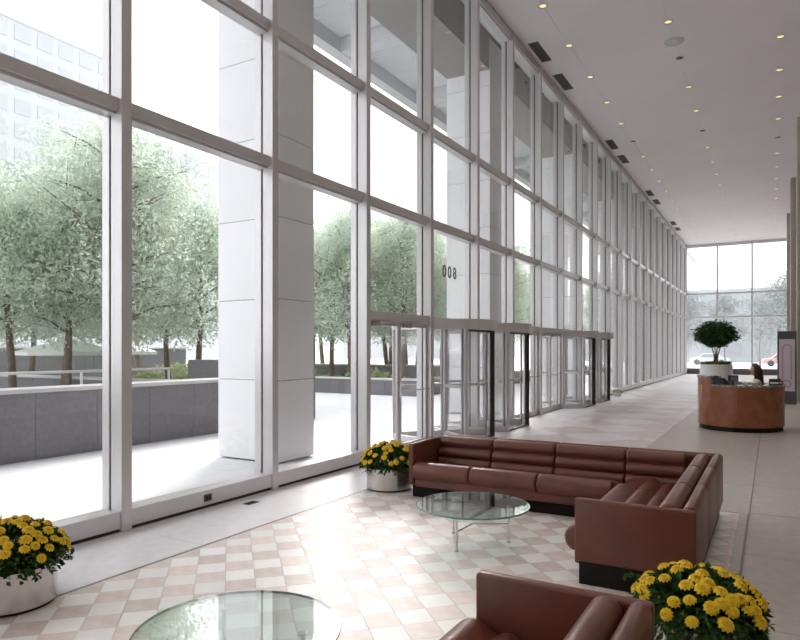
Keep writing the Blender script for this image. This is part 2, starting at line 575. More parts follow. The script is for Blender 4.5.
# ------------------------------------------------------------------ doors in the window wall
def leaf_mesh(wd, ht, mt, fr=0.052, th=0.045):
    m = MB()
    m.box(-th/2, th/2, 0, fr, 0.01, ht)
    m.box(-th/2, th/2, wd-fr, wd, 0.01, ht)
    m.box(-th/2, th/2, fr, wd-fr, 0.01, 0.15)
    m.box(-th/2, th/2, fr, wd-fr, ht-fr, ht)
    return m.mesh('leaf_frame', mt, bevel=0.003, seg=1)
HD = RAIL_A - 0.10
lw_ = LB/2 - 0.012
leaf_alu = leaf_mesh(lw_, HD, 'alu')
leaf_pane = MB().box(-0.006, 0.006, 0.06, lw_-0.06, 0.14, HD-0.06).mesh('pane', 'door_glass')
push_me = MB().tube([(0,0.03,0),(0.06,0.03,0),(0.06,lw_-0.03,0),(0,lw_-0.03,0)], 0.014, 8).mesh('push_bar', 'chrome', True)
closer_me = MB().box(0.02, 0.08, 0.08, 0.34, -0.03, 0.03).tube([(0.05,0.30,0.04),(0.16,0.55,0.05)], 0.01).tube([(0.16,0.55,0.05),(0.02,0.75,0.06)], 0.01).mesh('door_closer', 'steel', bevel=0)
def swing_door(n, k):
    yk = Y0 + k*BAY
    beside = {2:'beside the tall fixed panes', 5:'beside the first pair of revolving doors', 6:'beside another pair of swing doors and the second pair of revolving doors', 9:'past the second pair of revolving doors'}[k]
    d = tag(empty('door_%d' % n, (XF-0.10, yk, 0)), 'pair of glass swing doors in pale metal frames ' + beside, 'door', kind='structure')
    for s in (0, 1):
        lf = put('door_leaf', leaf_alu, d, (0, 0.006 + s*(lw_+0.012), 0))
        put('pane', leaf_pane, lf)
        if s: put('push_bar', push_me, lf, (0.02, 0, 1.05))
        else: MB().tube([(0.02,lw_-0.035,0.95),(0.07,lw_-0.035,0.95),(0.07,lw_-0.035,1.2),(0.02,lw_-0.035,1.2)], 0.011).build('pull_handle', 'chrome', lf, True)
        put('door_closer', closer_me, lf, (0, 0, HD-0.04))
    MB().box(-0.10, 0.08, 0, LB, 0.0, 0.012).build('threshold', 'steel', d)
def revolving_door(n, k):
    yk = Y0 + k*BAY + LB/2
    xc = XG - 0.09
    RR = 1.0
    nm = {3:'next to the swing doors by the leather sofas', 4:'farther from the leather sofas in the first pair', 7:'nearer half of the second pair', 8:'farther half of the second pair'}[k]
    d = tag(empty('door_%d' % n, (xc, yk, 0)), 'glass revolving door in a curved drum, ' + nm, 'door', kind='structure')
    a_op = R(40)
    for sgn in (1, -1):                       # curved side walls
        a0, a1 = (a_op, PI-a_op) if sgn > 0 else (-PI+a_op, -a_op)
        m = MB().lathe([(RR-0.006,0.12),(RR+0.006,0.12),(RR+0.006,HD-0.06),(RR-0.006,HD-0.06),(RR-0.006,0.12)], 14, cap=False, a0=a0, a1=a1)
        m.build('curved_pane', 'door_glass', d, True)
        m = MB().lathe([(RR-0.03,0.0),(RR+0.03,0.0),(RR+0.03,0.12),(RR-0.03,0.12),(RR-0.03,0.0)], 14, cap=False, a0=a0, a1=a1)
        m.build('curved_base', 'alu', d, 0.6)
        for a in (a0, a1):
            q = Vector((math.cos(a)*RR, math.sin(a)*RR, 0))
            MB().box(-0.045, 0.045, -0.035, 0.035, 0, HD).build('post', 'dark_metal' if (sgn > 0 and a == a0) else 'alu', d, bevel=0.004, seg=1, loc=q).rotation_euler.z = a  # one post per drum carries its backlit shade as a dark material
    MB().lathe([(RR-0.05,HD-0.06),(RR+0.05,HD-0.06),(RR+0.05,HD+0.13),(RR-0.05,HD+0.13),(RR-0.05,HD-0.06)], 36, cap=False).build('drum_head', 'alu', d, 0.6)
    MB().lathe([(0.0,HD+0.02),(RR-0.05,HD+0.02),(RR-0.05,HD+0.04),(0.0,HD+0.04)], 36, cap=False).build('drum_ceiling', 'white', d)
    MB().lathe([(0.03,0),(0.03,HD+0.02)], 10).build('spindle', 'alu', d, 0.6)
    for z0, z1 in ((0.0, 0.03), (HD-0.10, HD-0.06)):
        MB().box(RR*math.cos(a_op)-0.03, RR*math.cos(a_op)+0.03, -RR*math.sin(a_op)+0.04, RR*math.sin(a_op)-0.04, z0, z1).build('portal_bar', 'dark_metal', d)  # bars darkened the same way, backlit shade in the colour
    wd = RR - 0.10
    for q in range(4):
        lf = put('door_wing', wing_me, d, (0,0,0), (0,0,R(48 + 90*q) - PI/2))
        put('pane', wing_pane, lf)
        put('push_bar', wing_push, lf, (0,0,1.05))
wing_me = leaf_mesh(0.90, HD, 'alu', 0.036)
for v_ in wing_me.vertices: v_.co.y += 0.035
wing_pane = MB().box(-0.006, 0.006, 0.09, 0.88, 0.14, HD-0.05).mesh('pane', 'door_glass')
wing_push = MB().box(-0.03, 0.03, 0.08, 0.90, -0.025, 0.025).mesh('push_bar', 'alu', bevel=0.004, seg=1)
for n, k in enumerate(sorted(DOOR_BAYS)):
    (swing_door if DOOR_BAYS[k] == 'S' else revolving_door)(n+1, k)

# ------------------------------------------------------------------ far glass wall
wf = tag(empty('wall_far', (0, YF, 0)), 'glass end wall of the lobby looking onto the street', 'window wall', kind='structure')
FXS = [-5.55 + 2.2*i for i in range(0, 6)]
mulf = MB().box(-0.115, 0.0, 0.0, 0.165, 0, CEIL).box(-0.115, 0.0, 0.19, 0.28, 0, CEIL).mesh('mullion', 'alu', bevel=0.004, seg=1)
rlf = MB().box(0, 2.085, 0.04, 0.25, -0.06, 0.06).mesh('rail', 'alu', bevel=0.003, seg=1)
rlh = MB().box(0, 2.085, 0.03, 0.25, -0.20, 0.0).mesh('rail', 'alu', bevel=0.003, seg=1)
rls = MB().box(0, 2.085, 0.0, 0.25, 0.0, 0.42).mesh('rail', 'sign_dark', bevel=0.003, seg=1)
for i, x in enumerate(FXS):
    put('mullion', mulf, wf, (x, 0, 0))
    if i == len(FXS)-1: break
    put('head_rail', rlh, wf, (x, 0, CEIL))
    put('sill_panel', rls, wf, (x, 0, 0))
    zs = [0.42, RAIL_B, RAIL_C, CEIL-0.2]
    for z in zs[1:3]: put('rail', rlf, wf, (x, 0, z))
    for z0, z1 in zip(zs, zs[1:]):
        kk = ('f', round(z1-z0,3))
        if kk not in pane_cache:
            pane_cache[kk] = MB().box(-0.01, 2.1, -0.006, 0.006, 0, z1-z0).mesh('pane', 'glass')
        put('pane', pane_cache[kk], wf, (x, 0.18, z0))

# ------------------------------------------------------------------ ceiling, right wall, back wall
ceil = tag(empty('ceiling', (0, 0, CEIL)), 'high pale plaster ceiling with recessed lights', 'ceiling', kind='structure')
MB().box(XG-0.3, XR+0.3, YB-0.3, YF+0.3, 0.02, 0.25).build('ceiling_slab', 'ceiling', ceil)
cxs = [XF-0.02, -4.42, -2.10, 0.18, 2.4, XR]
pc = {}
for i in range(len(cxs)-1):
    y = YB
    while y < YF - 0.01:
        y1 = min(y + BAY*2, YF)
        k = (i, round(y1-y, 3))
        if k not in pc:
            pc[k] = MB().box(0.002, cxs[i+1]-cxs[i]-0.002, 0.002, y1-y-0.002, 0.0, 0.03).mesh('ceiling_panel', 'ceiling')
        put('ceiling_panel', pc[k], ceil, (cxs[i], y, 0))
        y = y1
wr = tag(empty('wall_right', (XR, 0, 0)), 'beige stone core wall behind the piers', 'wall', kind='structure')
MB().box(0.02, 0.3, YB-0.3, YF+0.3, -0.02, CEIL+0.2).build('wall_backing', 'grout', wr)
pw_me = MB().box(0.0, 0.03, 0.003, BAY*2-0.003, 0.003, CEIL/4-0.003).mesh('panel', 'wallstone')
y = YB
while y < YF - 0.1:
    for r_ in range(4): put('panel', pw_me, wr, (0, y, r_*CEIL/4))
    y += BAY*2
wb = tag(empty('wall_back', (0, YB, 0)), 'beige stone wall closing the lobby behind', 'wall', kind='structure')
MB().box(XG-0.3, XR+0.3, -0.3, -0.02, -0.02, CEIL+0.2).build('wall_backing', 'grout', wb)
for i in range(4):
    for r_ in range(4):
        x0 = XG + i*(XR-XG)/4
        MB().box(x0+0.003, x0+(XR-XG)/4-0.003, -0.03, 0.0, r_*CEIL/4+0.003, (r_+1)*CEIL/4-0.003).build('panel', 'wallstone', wb)
pier_me = MB().box(0, 2.2, 0, 0.95, 0.004, CEIL/6-0.004).mesh('panel', 'wallstone', bevel=0.004, seg=1)
pier_in = MB().box(0.02, 2.18, 0.02, 0.93, 0, CEIL-0.001).mesh('core', 'grout')
for n, yy in enumerate([7.55, 16.17, 24.79, 33.41, 42.03]):
    t = tag(empty('stone_pier', (0.72, yy, 0)), 'tall beige stone pier right behind the dark directory sign' if n == 2 else 'tall beige stone pier standing opposite the window wall', 'pier', 'stone piers along the core')
    put('core', pier_in, t)
    for r_ in range(6): put('panel', pier_me, t, (0, 0, r_*CEIL/6))

# downlights
ring_me = MB().lathe([(0.075,0.0),(0.105,-0.002),(0.105,-0.010),(0.085,-0.014),(0.075,0.0)], 20, cap=False).mesh('trim_ring', 'gold_dim', True)
lamp_me = MB().lathe([(0.0,-0.018),(0.045,-0.014),(0.078,-0.004),(0.078,-0.001),(0.0,-0.001)], 20, cap=False).mesh('lamp', 'lamp_warm', True)
off_me = MB().lathe([(0.0,-0.006),(0.078,-0.004),(0.078,-0.001),(0.0,-0.001)], 20, cap=False).mesh('lamp', 'lamp_off', True)
bulb = bpy.data.lights.new('downlight bulb', 'SPOT')
bulb.energy = 22
bulb.color = (1.0, 0.88, 0.76)
bulb.spot_size = R(105)
bulb.spot_blend = 0.7
bulb.shadow_soft_size = 0.06
OFF = {(0,5),(1,2),(1,5),(2,6)}
for ci, x in enumerate((-4.42, -2.10, 0.18, 3.6)):
    for r_ in range(-9, 17):
        y = 13.95 + BAY*r_
        off = (ci, r_) in OFF
        t = tag(empty('downlight', (x, y, CEIL)), 'unlit black recessed downlight in the ceiling' if off else 'small round recessed downlight glowing warm in the ceiling', 'downlight', 'unlit ceiling downlights' if off else 'lit ceiling downlights')
        put('trim_ring', ring_me, t)
        put('lamp', off_me if off else lamp_me, t)
        if not off:
            b_ = bpy.data.objects.new('bulb', bulb)
            col.objects.link(b_)
            b_.parent = t
            b_.location = (0, 0, -0.03)
sp = tag(empty('ceiling_speaker', (-2.10, 17.2, CEIL)), 'round flush grey ceiling speaker plate between downlights', 'speaker')
MB().lathe([(0.0,-0.012),(0.20,-0.010),(0.215,0.0)], 32, cap=False).build('grille', 'soffit', sp, 0.6)
MB().lathe([(0.215,-0.001),(0.235,-0.001),(0.235,-0.014),(0.215,-0.014),(0.215,-0.001)], 32, cap=False).build('rim', 'soffit', sp, 0.6)
# slot vents in pairs beside the glass
vf = MB().box(0,0.26,0,0.02,-0.012,0).box(0,0.26,1.15,1.17,-0.012,0).box(0,0.02,0.02,1.15,-0.012,0).box(0.24,0.26,0.02,1.15,-0.012,0).mesh('vent_frame','vent')
vb = MB().box(0.02,0.24,0.02,1.15,-0.003,-0.001).mesh('vent_back','vent_in')
vs = MB().box(0.02,0.24,0,0.03,-0.010,-0.004).mesh('slat','vent')
for pair in range(-1, 5):
    for dy in (15.49, 17.62):
        y = dy + pair*BAY*4
        if not in_view(-5.2, y, CEIL, 60) or y > YF-2: continue
        t = tag(empty('ceiling_vent', (-5.30, y, CEIL)), 'dark rectangular air vent in the ceiling beside the window wall', 'vent', 'ceiling vents along the glass')
        put('vent_frame', vf, t); put('vent_back', vb, t)
        for k in range(18): put('slat', vs, t, (0, 0.04+k*0.061, 0))

# ------------------------------------------------------------------ leather seating
def arc(cx, cz, r, a0, a1, n, sq=1.0):
    return [(cx + r*math.cos(R(a0+(a1-a0)*i/n)), cz + sq*r*math.sin(R(a0+(a1-a0)*i/n))) for i in range(n+1)]
# profiles in (depth, height): depth 0 is the front of the seat
SEAT = [(0.08,0.22)] + arc(0.085,0.318,0.104,250,75,11) + [(0.155,0.402),(0.19,0.378)] + arc(0.265,0.300,0.088,130,45,5) + [(0.350,0.342)] + arc(0.425,0.262,0.088,130,45,5) + [(0.510,0.306)] + arc(0.585,0.228,0.088,130,35,5) + [(0.68,0.25),(0.68,0.20)]
BACK = [(0.63,0.21)] + arc(0.660,0.325,0.078,245,118,7) + [(0.640,0.400)] + arc(0.690,0.452,0.074,225,128,7) + [(0.664,0.518)] + arc(0.722,0.580,0.076,222,10,13) + [(0.790,0.52),(0.765,0.40),(0.74,0.21)]
SHELL = [(0.815,0.155),(0.815,0.585)] + arc(0.865,0.605,0.050,180,0,9) + [(0.915,0.155)]
def cushion(parent, name, prof, u0, u1, put_pt, rnd=0.035, gap=0.004):
    """a channelled leather cushion: its profile swept from u0 to u1 with softly rounded ends"""
    cx = sum(p_[0] for p_ in prof)/len(prof); cz = sum(p_[1] for p_ in prof)/len(prof)
    u0 += gap; u1 -= gap
    rings = []
    st = [(0,0.80),(0.12,0.90),(0.35,0.965),(0.7,0.993),(1,1.0)]
    L = [(u0+t*rnd, s_) for t, s_ in st] + [(u1-t*rnd, s_) for t, s_ in reversed(st)]
    size = max(max(p_[0] for p_ in prof)-min(p_[0] for p_ in prof), max(p_[1] for p_ in prof)-min(p_[1] for p_ in prof))
    for u, s_ in L:
        sh = (1-s_)*0.13             # pull the outline inward by an even amount
        ring = []
        n = len(prof)
        for i in range(n):
            a, b, c_ = prof[i-1], prof[i], prof[(i+1) % n]
            tx, tz = c_[0]-a[0], c_[1]-a[1]
            l_ = math.hypot(tx, tz) or 1
            nx, nz = tz/l_, -tx/l_   # clockwise outline: inward normal on this side
            ring.append(put_pt(u, b[0]+nx*sh, b[1]+nz*sh))
        rings.append(ring)
    m = MB().loft(rings)
    o = m.build(name, 'leather', parent, 0.9)
    return o
def panel(parent, name, x0, x1, y0, y1, z0, z1, m='leather', bev=0.02):
    return MB().box(x0,x1,y0,y1,z0,z1).build(name, m, parent, 0.6, bevel=bev, seg=3)

# corner sofa: long run faces the camera side (-Y), short run faces the glass (-X)
cs = tag(empty('corner_sofa', (-2.1, 7.1, 0)), 'brown leather L-shaped corner sofa with channelled cushions', 'sofa')
ox, oy = -2.1, 7.1
FY = 6.60                                   # seat front of the long run
DK = 1.08                                   # the long run is a little deeper
long_pt = lambda u, d, z: (u-ox, FY+d*DK-oy, z)
XA = -3.74
seams = [XA+0.07, -2.95, -2.17, -1.39, -0.78]
for i in range(4):
    cushion(cs, 'back_cushion', BACK, seams[i], seams[i+1], long_pt)
for i in range(3):
    cushion(cs, 'seat_cushion', SEAT, seams[i], seams[i+1], long_pt)
for a, b in zip([XA+0.07, -2.95, -2.17, -1.39], [-2.95, -2.17, -1.39, -0.505]):
    cushion(cs, 'back_shell', SHELL, a, b, long_pt, 0.015, 0.002)
panel(cs, 'arm', XA-ox, XA+0.07-ox, FY+0.03-oy, FY+0.98-oy, 0.15, 0.64)
panel(cs, 'front_rail', XA+0.072-ox, -1.39-ox, FY+0.05-oy, FY+0.12-oy, 0.13, 0.24)
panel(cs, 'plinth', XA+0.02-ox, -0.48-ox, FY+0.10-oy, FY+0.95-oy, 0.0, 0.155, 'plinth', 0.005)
FX = -1.362                                 # seat front of the short run; its back is at FX+0.915
YA = 4.80
short_pt = lambda u, d, z: (FX+d-ox, u-oy, z)
sb = [YA+0.07, 5.76, 6.66, 7.47]
for i in range(3):
    cushion(cs, 'back_cushion', BACK, sb[i], sb[i+1], short_pt)
for i in range(2):
    cushion(cs, 'seat_cushion', SEAT, sb[i], sb[i+1], short_pt)
for a, b in zip([YA+0.07, 5.76, 6.66], [5.76, 6.66, FY+0.988]):
    cushion(cs, 'back_shell', SHELL, a, b, short_pt, 0.015, 0.002)
cushion(cs, 'corner_seat', SEAT[:1] + [(0.03,0.28),(0.05,0.36)] + SEAT[14:], 6.665, 7.34, short_pt)
panel(cs, 'arm', FX+0.08-ox, FX+0.915-ox, YA-oy, YA+0.07-oy, 0.17, 0.64)
panel(cs, 'front_rail', FX+0.06-ox, FX+0.12-ox, YA+0.072-oy, FY+0.05-oy, 0.13, 0.24)
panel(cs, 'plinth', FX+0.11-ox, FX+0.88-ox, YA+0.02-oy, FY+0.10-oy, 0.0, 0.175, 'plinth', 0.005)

s2 = tag(empty('sofa', (-0.9, 2.0, 0)), 'shorter brown leather sofa with channelled cushions, its flat arm toward a flower planter', 'sofa')
ox, oy = -0.9, 2.0
YE = 3.02
sofa_pt = lambda u, d, z: (FX+d-ox, u-oy, z)
sb2 = [YE-0.07-0.94*2, YE-0.07-0.94, YE-0.07]
for i in range(2):
    cushion(s2, 'back_cushion', BACK, sb2[i], sb2[i+1], sofa_pt)
    cushion(s2, 'seat_cushion', SEAT, sb2[i], sb2[i+1], sofa_pt)
    cushion(s2, 'back_shell', SHELL, sb2[i], sb2[i+1], sofa_pt, 0.015, 0.002)
for ya in (YE-0.07, sb2[0]-0.07):
    panel(s2, 'arm', FX+0.08-ox, FX+0.915-ox, ya-oy, ya+0.07-oy, 0.17, 0.64)
panel(s2, 'front_rail', FX+0.06-ox, FX+0.12-ox, sb2[0]+0.002-oy, sb2[2]-0.002-oy, 0.13, 0.24)
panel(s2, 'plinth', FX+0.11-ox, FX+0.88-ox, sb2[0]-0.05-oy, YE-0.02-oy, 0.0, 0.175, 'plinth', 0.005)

# ------------------------------------------------------------------ glass coffee tables
def coffee_table(x, y, label, rot):
    t = tag(empty('coffee_table', (x, y, 0), rot), label, 'table', 'round glass coffee tables')
    zt, r_ = 0.35, 0.515
    m = MB()
    m.lathe([(0.0,zt-0.016),(r_-0.004,zt-0.016)], 64, cap=False)
    m.lathe([(r_-0.004,zt),(0.0,zt)], 64, cap=False)
    m.cur = 1
    m.lathe([(r_-0.004,zt-0.016),(r_,zt-0.012),(r_,zt-0.004),(r_-0.004,zt)], 64, cap=False)
    m.build('glass_top', ['table_glass', 'glass_edge'], t, 0.6)
    for k in range(3):
        a = R(120*k)
        q = Vector((math.cos(a)*0.325, math.sin(a)*0.325, 0))
        lg = MB().tube([(0,0,0),(0,0,zt-0.017)], 0.011, 10).lathe([(0.018,0),(0.018,0.008)], 12).build('leg', 'chrome', t, 0.6, loc=q)
        MB().lathe([(0.022,zt-0.022),(0.022,zt-0.0165)], 14).build('glass_pad', 'chrome', lg, 0.6)
        MB().tube([(0,0,0.17),(q.x,q.y,0.17)], 0.008, 8).build('stretcher', 'chrome', t, 0.6)
    return t
coffee_table(-2.355, 5.37, 'round glass coffee table on chrome legs standing inside the corner sofa', R(28))
coffee_table(-2.32, 2.375, 'round glass coffee table in front of the shorter sofa', R(28))

# ------------------------------------------------------------------ chrysanthemum planters
rng = random.Random(5)
def blossom_mesh():
    m = MB()
    m.cur = 0
    for ring_, (n, r0, r1, zt, up) in enumerate(((11,0.010,0.034,-0.002,0.004),(10,0.008,0.028,0.006,0.010),(8,0.005,0.020,0.012,0.014),(6,0.002,0.012,0.017,0.018))):
        for k in range(n):
            a = 2*PI*(k+0.5*ring_)/n
            wv = 0.36*r1*2*PI/n*1.5
            ca, sa = math.cos(a), math.sin(a)
            def P(r_, t_, z): return (ca*r_-sa*t_, sa*r_+ca*t_, z)
            m.add([P(r0,-wv*0.5,up), P(r0,wv*0.5,up), P((r0+r1)*0.6,wv,up+0.006), P(r1,0,zt), P((r0+r1)*0.6,-wv,up+0.006)], [(0,1,2,3,4)])
    m.cur = 1
    m.lathe([(0.0,0.016),(0.007,0.019),(0.0,0.022)], 6, cap=False)
    m.cur = 2
    m.lathe([(0.004,-0.05),(0.004,-0.004),(0.026,0.0),(0.010,0.006)], 8, cap=False)
    return m.mesh('blossom', ['petal','petal_core','leaf_mum'])
blo = blossom_mesh()
def leaf_quad(m, p, d, n, ln, wd):
    """a folded pointed leaf from p along d"""
    s_ = d.cross(n)
    if s_.length < 1e-4: s_ = Vector((1,0,0))
    s_.normalize()
    n2 = s_.cross(d).normalized()
    a = p; b = p + d*ln*0.5 + s_*wd*0.5 + n2*wd*0.15; c = p + d*ln - n2*ln*0.12; e = p + d*ln*0.5 - s_*wd*0.5 + n2*wd*0.15
    m.add([a, b, c, e], [(0,1,2),(0,2,3)])
def rand_dir(rg):
    z = rg.uniform(-1,1); a = rg.uniform(0,2*PI); r_ = math.sqrt(1-z*z)
    return Vector((r_*math.cos(a), r_*math.sin(a), z))
def planter(x, y, label, seed, nbl, rad=0.285, fr=0.34, spill=0.0, dome=0.27):
    rg = random.Random(seed)
    t = tag(empty('flower_planter', (x, y, 0)), label, 'potted plant', 'steel planters of yellow chrysanthemums')
    H = 0.275
    MB().lathe([(0.0,0.02),(rad-0.02,0.02),(rad-0.012,0.02),(rad-0.012,0.0),(rad-0.03,0.0)], 48, cap=False).build('foot', 'plinth', t, 0.6)
    MB().lathe([(0.0,0.02),(rad,0.02),(rad,H),(rad-0.012,H+0.004),(rad-0.02,H),(rad-0.02,H-0.05)], 56, cap=False).build('pot', 'steel', t, 0.5)
    MB().lathe([(0.0,H-0.035),(rad-0.02,H-0.045)], 32, cap=False).build('soil', 'soil', t, True)
    # leafy dome
    m = MB()
    for _ in range(2600):
        d = rand_dir(rg)
        if d.z < -0.15: d.z *= -1
        rr = rg.uniform(0.35, 1.0)**0.5
        p = Vector((d.x*fr*rr, d.y*fr*rr, H - 0.02 + max(0, d.z)*dome*rr + rg.uniform(0,0.05)))
        if d.z < 0.12: p.z += rg.uniform(-0.05, 0.04)*(1+spill)
        ld = (d + rand_dir(rg)*0.8 + Vector((0,0,-0.1))).normalized()
        leaf_quad(m, p, ld, (d+Vector((0,0,0.6))).normalized(), rg.uniform(0.035,0.065), rg.uniform(0.02,0.034))
    for _ in range(26):                      # trailing shoots
        a = rg.uniform(0, 2*PI); ln = rg.uniform(0.05, 0.13)
        q0 = Vector((math.cos(a)*fr*0.85, math.sin(a)*fr*0.85, H+rg.uniform(-0.01,0.12)))
        q1 = q0 + Vector((math.cos(a)*ln, math.sin(a)*ln, rg.uniform(-0.04,0.03)))
        m.tube([q0, (q0+q1)/2+Vector((0,0,0.02)), q1], 0.003, 4)
        for _k in range(9):
            leaf_quad(m, q0.lerp(q1, rg.random()), rand_dir(rg), Vector((0,0,1)), rg.uniform(0.03,0.05), rg.uniform(0.02,0.03))
    if spill:
        for _ in range(int(700*spill)):
            a = rg.uniform(0, 2*PI); zz = rg.uniform(-0.20, 0.08)
            p = Vector((math.cos(a)*(rad+0.03), math.sin(a)*(rad+0.03), H+zz))
            leaf_quad(m, p, (Vector((math.cos(a),math.sin(a),-1.2))+rand_dir(rg)*0.7).normalized(), Vector((math.cos(a),math.sin(a),0.3)), rg.uniform(0.035,0.06), rg.uniform(0.02,0.034))
    tag(m.build('foliage', 'leaf_mum', t), kind='stuff')
    done = []
    tries = 0
    while len(done) < nbl and tries < 4000:
        tries += 1
        d = rand_dir(rg)
        if d.z < 0.10: continue
        p = Vector((d.x*(fr+0.01), d.y*(fr+0.01), H + 0.03 + d.z*(dome+0.005)))
        if any((p-q).length < 0.052 for q in done): continue
        done.append(p)
        nrm = (d + Vector((0,0,0.5)) + rand_dir(rg)*0.25).normalized()
        s_ = rg.uniform(1.0, 1.35)
        b = put('blossom', blo, t, p, nrm.to_track_quat('Z','Y').to_euler(), (s_,s_,s_))
    return t
planter(-4.56, 2.48, 'steel planter of yellow chrysanthemums standing alone by the window sill', 3, 62)
planter(-4.20, 6.95, 'steel planter of yellow chrysanthemums beside the left arm of the corner sofa', 7, 58, fr=0.33, spill=0.0)
planter(-0.36, 3.93, 'planter of yellow chrysanthemums between the corner sofa and the other sofa', 11, 58, fr=0.325, spill=1.6, dome=0.21)

# small pale flower bowl by the glass beyond the doors
fb = tag(empty('flower_bowl', (-5.08, 25.2, 0)), 'low white bowl of pale blooms at the foot of the glass past the doors', 'potted plant')
fb.scale = (0.62, 0.62, 0.62)
MB().lathe([(0.0,0.0),(0.16,0.0),(0.28,0.12),(0.30,0.22),(0.27,0.22),(0.0,0.18)], 28, cap=False).build('bowl', 'white', fb, 0.7)
m = MB()
for _ in range(500):
    d = rand_dir(rng); d.z = abs(d.z)
    leaf_quad(m, Vector((d.x*0.27,d.y*0.27,0.20+d.z*0.16)), (d+rand_dir(rng)).normalized(), d, 0.06, 0.04)
tag(m.build('foliage', 'hedge', fb), kind='stuff')

# ------------------------------------------------------------------ reception desk
DCX, DCY, DRX, DRY = -0.62, 16.30, 0.865, 1.00
rd = tag(empty('reception_desk', (DCX, DCY, 0)), 'oval reddish-brown wooden reception desk with a dark marble counter', 'desk')
def oval(a, k): return (math.cos(a)*(DRX+k), math.sin(a)*(DRY+k))
def oval_band(a0, a1, ko, ki, z0, z1, n):
    v, f = [], []
    for i in range(n+1):
        a = a0+(a1-a0)*i/n
        for k, z in ((ko,z0),(ko,z1),(ki,z1),(ki,z0)):
            x, y = oval(a, k); v.append((x,y,z))
    for i in range(n):
        for j in range(4):
            f.append((i*4+j, (i+1)*4+j, (i+1)*4+(j+1)%4, i*4+(j+1)%4))
    f += [(3,2,1,0), (n*4,n*4+1,n*4+2,n*4+3)]
    return MB().add(v, f)
HI, LO = 1.14, 0.96
TALL0, TALL1 = R(170), R(232)
spans = [(TALL0, R(201), HI), (R(201), TALL1, HI)]
a = 232.0
while a < 530 - 0.1:
    b = min(a + 37.25, 530); spans.append((R(a), R(b), LO)); a = b
for a0, a1, zz in spans:
    oval_band(a0+0.003, a1-0.003, 0.0, -0.05, 0.10, zz, 8).build('wood_panel', 'wood', rd, 0.6)
oval_band(0, 2*PI, -0.03, -0.06, 0.0, 0.11, 48).build('base', 'plinth', rd, 0.6)
oval_band(TALL0, TALL1, 0.02, -0.30, HI, HI+0.04, 14).build('tall_counter', 'desk_stone', rd, 0.6)
oval_band(TALL1, R(530), 0.02, -0.32, LO, LO+0.04, 44).build('counter', 'desk_stone', rd, 0.6)
for a in (TALL0, TALL1):
    xa, ya = oval(a, -0.02); xb, yb = oval(a, -0.29)
    d_ = Vector((xb-xa, yb-ya, 0)); n_ = Vector((-d_.y, d_.x, 0)).normalized()*0.012
    MB().prism([(xa-n_.x,ya-n_.y),(xb-n_.x,yb-n_.y),(xb+n_.x,yb+n_.y),(xa+n_.x,ya+n_.y)], LO if a == TALL1 else 0.1, HI).build('end_panel', 'desk_stone' if a == TALL1 else 'wood', rd)
ea = R(212)                                     # brass emblem on the tall part
ex, ey = oval(ea, 0.004)
em = empty('emblem', (0,0,0)); em.parent = rd
nrm = Vector((math.cos(ea)/DRX, math.sin(ea)/DRY, 0)).normalized()
MB().tube([(0,0,-0.09),(0,0,0.05)], 0.016, 8).lathe([(0.0,0.05),(0.035,0.07),(0.0,0.10)], 10, cap=False).box(-0.03,0.03,-0.01,0.01,-0.075,-0.05).build('brass_mark', 'gold', rd, 0.6, loc=(ex,ey,0.88))
bpy.data.objects.remove(em)
# things on the desk
def on_desk(ang, k, z): 
    x, y = oval(R(ang), k); return (DCX+x, DCY+y, z)
ps = on_desk(241, -0.16, LO+0.04)
ph = tag(empty('desk_phone', ps, R(-25)), 'black desk telephone console on the counter next to the tall end', 'telephone')
MB().add([(-.13,-.10,0),(.13,-.10,0),(.13,.10,0),(-.13,.10,0),(-.13,-.10,.15),(.13,-.10,.15),(.13,.10,.05),(-.13,.10,.05)], [(3,2,1,0),(4,5,6,7),(0,1,5,4),(1,2,6,5),(2,3,7,6),(3,0,4,7)]).build('body', 'black', ph, bevel=0.006)
MB().tube([(-.08,-.09,.17),(-.08,-.02,.16),(-.08,.07,.12)], [.03,.02,.03], 8).build('handset', 'black', ph, True)
for k in range(4): MB().box(-0.02+k*.035,0.0+k*.035,0.0,0.02,0.095,0.105).build('key', 'screen', ph)
ms = on_desk(262, -0.14, LO+0.04)
mo = tag(empty('monitor', ms, R(8)), 'small black monitor with a grey-blue screen beside the telephone', 'monitor')
MB().box(-.07,.07,-.05,.05,0,.012).build('stand', 'black', mo, bevel=0.003)
MB().box(-.015,.015,-.01,.01,.012,.08).build('neck', 'black', mo)
MB().box(-.10,.10,-.03,.02,.07,.21).build('housing', 'black', mo, bevel=0.01)
MB().box(-.05,.09,-.034,-.029,.09,.18).build('back_plate', 'screen', mo)
for k, (an, nm) in enumerate(((280,'first'),(292,'second'))):
    bs = on_desk(an, -0.12, LO+0.04)
    t = tag(empty('glass_bowl', bs), 'small pale bowl on the dark counter before the receptionist', 'bowl', 'pale bowls on the counter')
    MB().lathe([(0.0,0.0),(0.03,0.0),(0.06,0.035),(0.07,0.06),(0.06,0.06),(0.0,0.02)], 16, cap=False).build('bowl', 'white', t, 0.7)
    MB().lathe([(0.03,-0.0),(0.034,0.003),(0.03,0.006)], 16, cap=False).build('foot_ring', 'steel', t)
for k in range(2):
    bs = on_desk(338+k*13, -0.15, LO+0.04)
    t = tag(empty('desk_organizer', bs, R(20*k)), ('black desk organizer with an upright tray' if k == 0 else 'black file tray at the rear edge of the counter'), 'organizer')
    MB().box(-.10,.10,-.07,.07,0,.02).box(-.10,.10,.05,.07,.02,.12).box(-.10,-.085,-.07,.05,.02,.09).box(.085,.10,-.07,.05,.02,.09).build('tray', 'black', t)
    MB().box(-.08,.08,-.06,.045,.02,.055).build('paper_stack', 'paper', t)

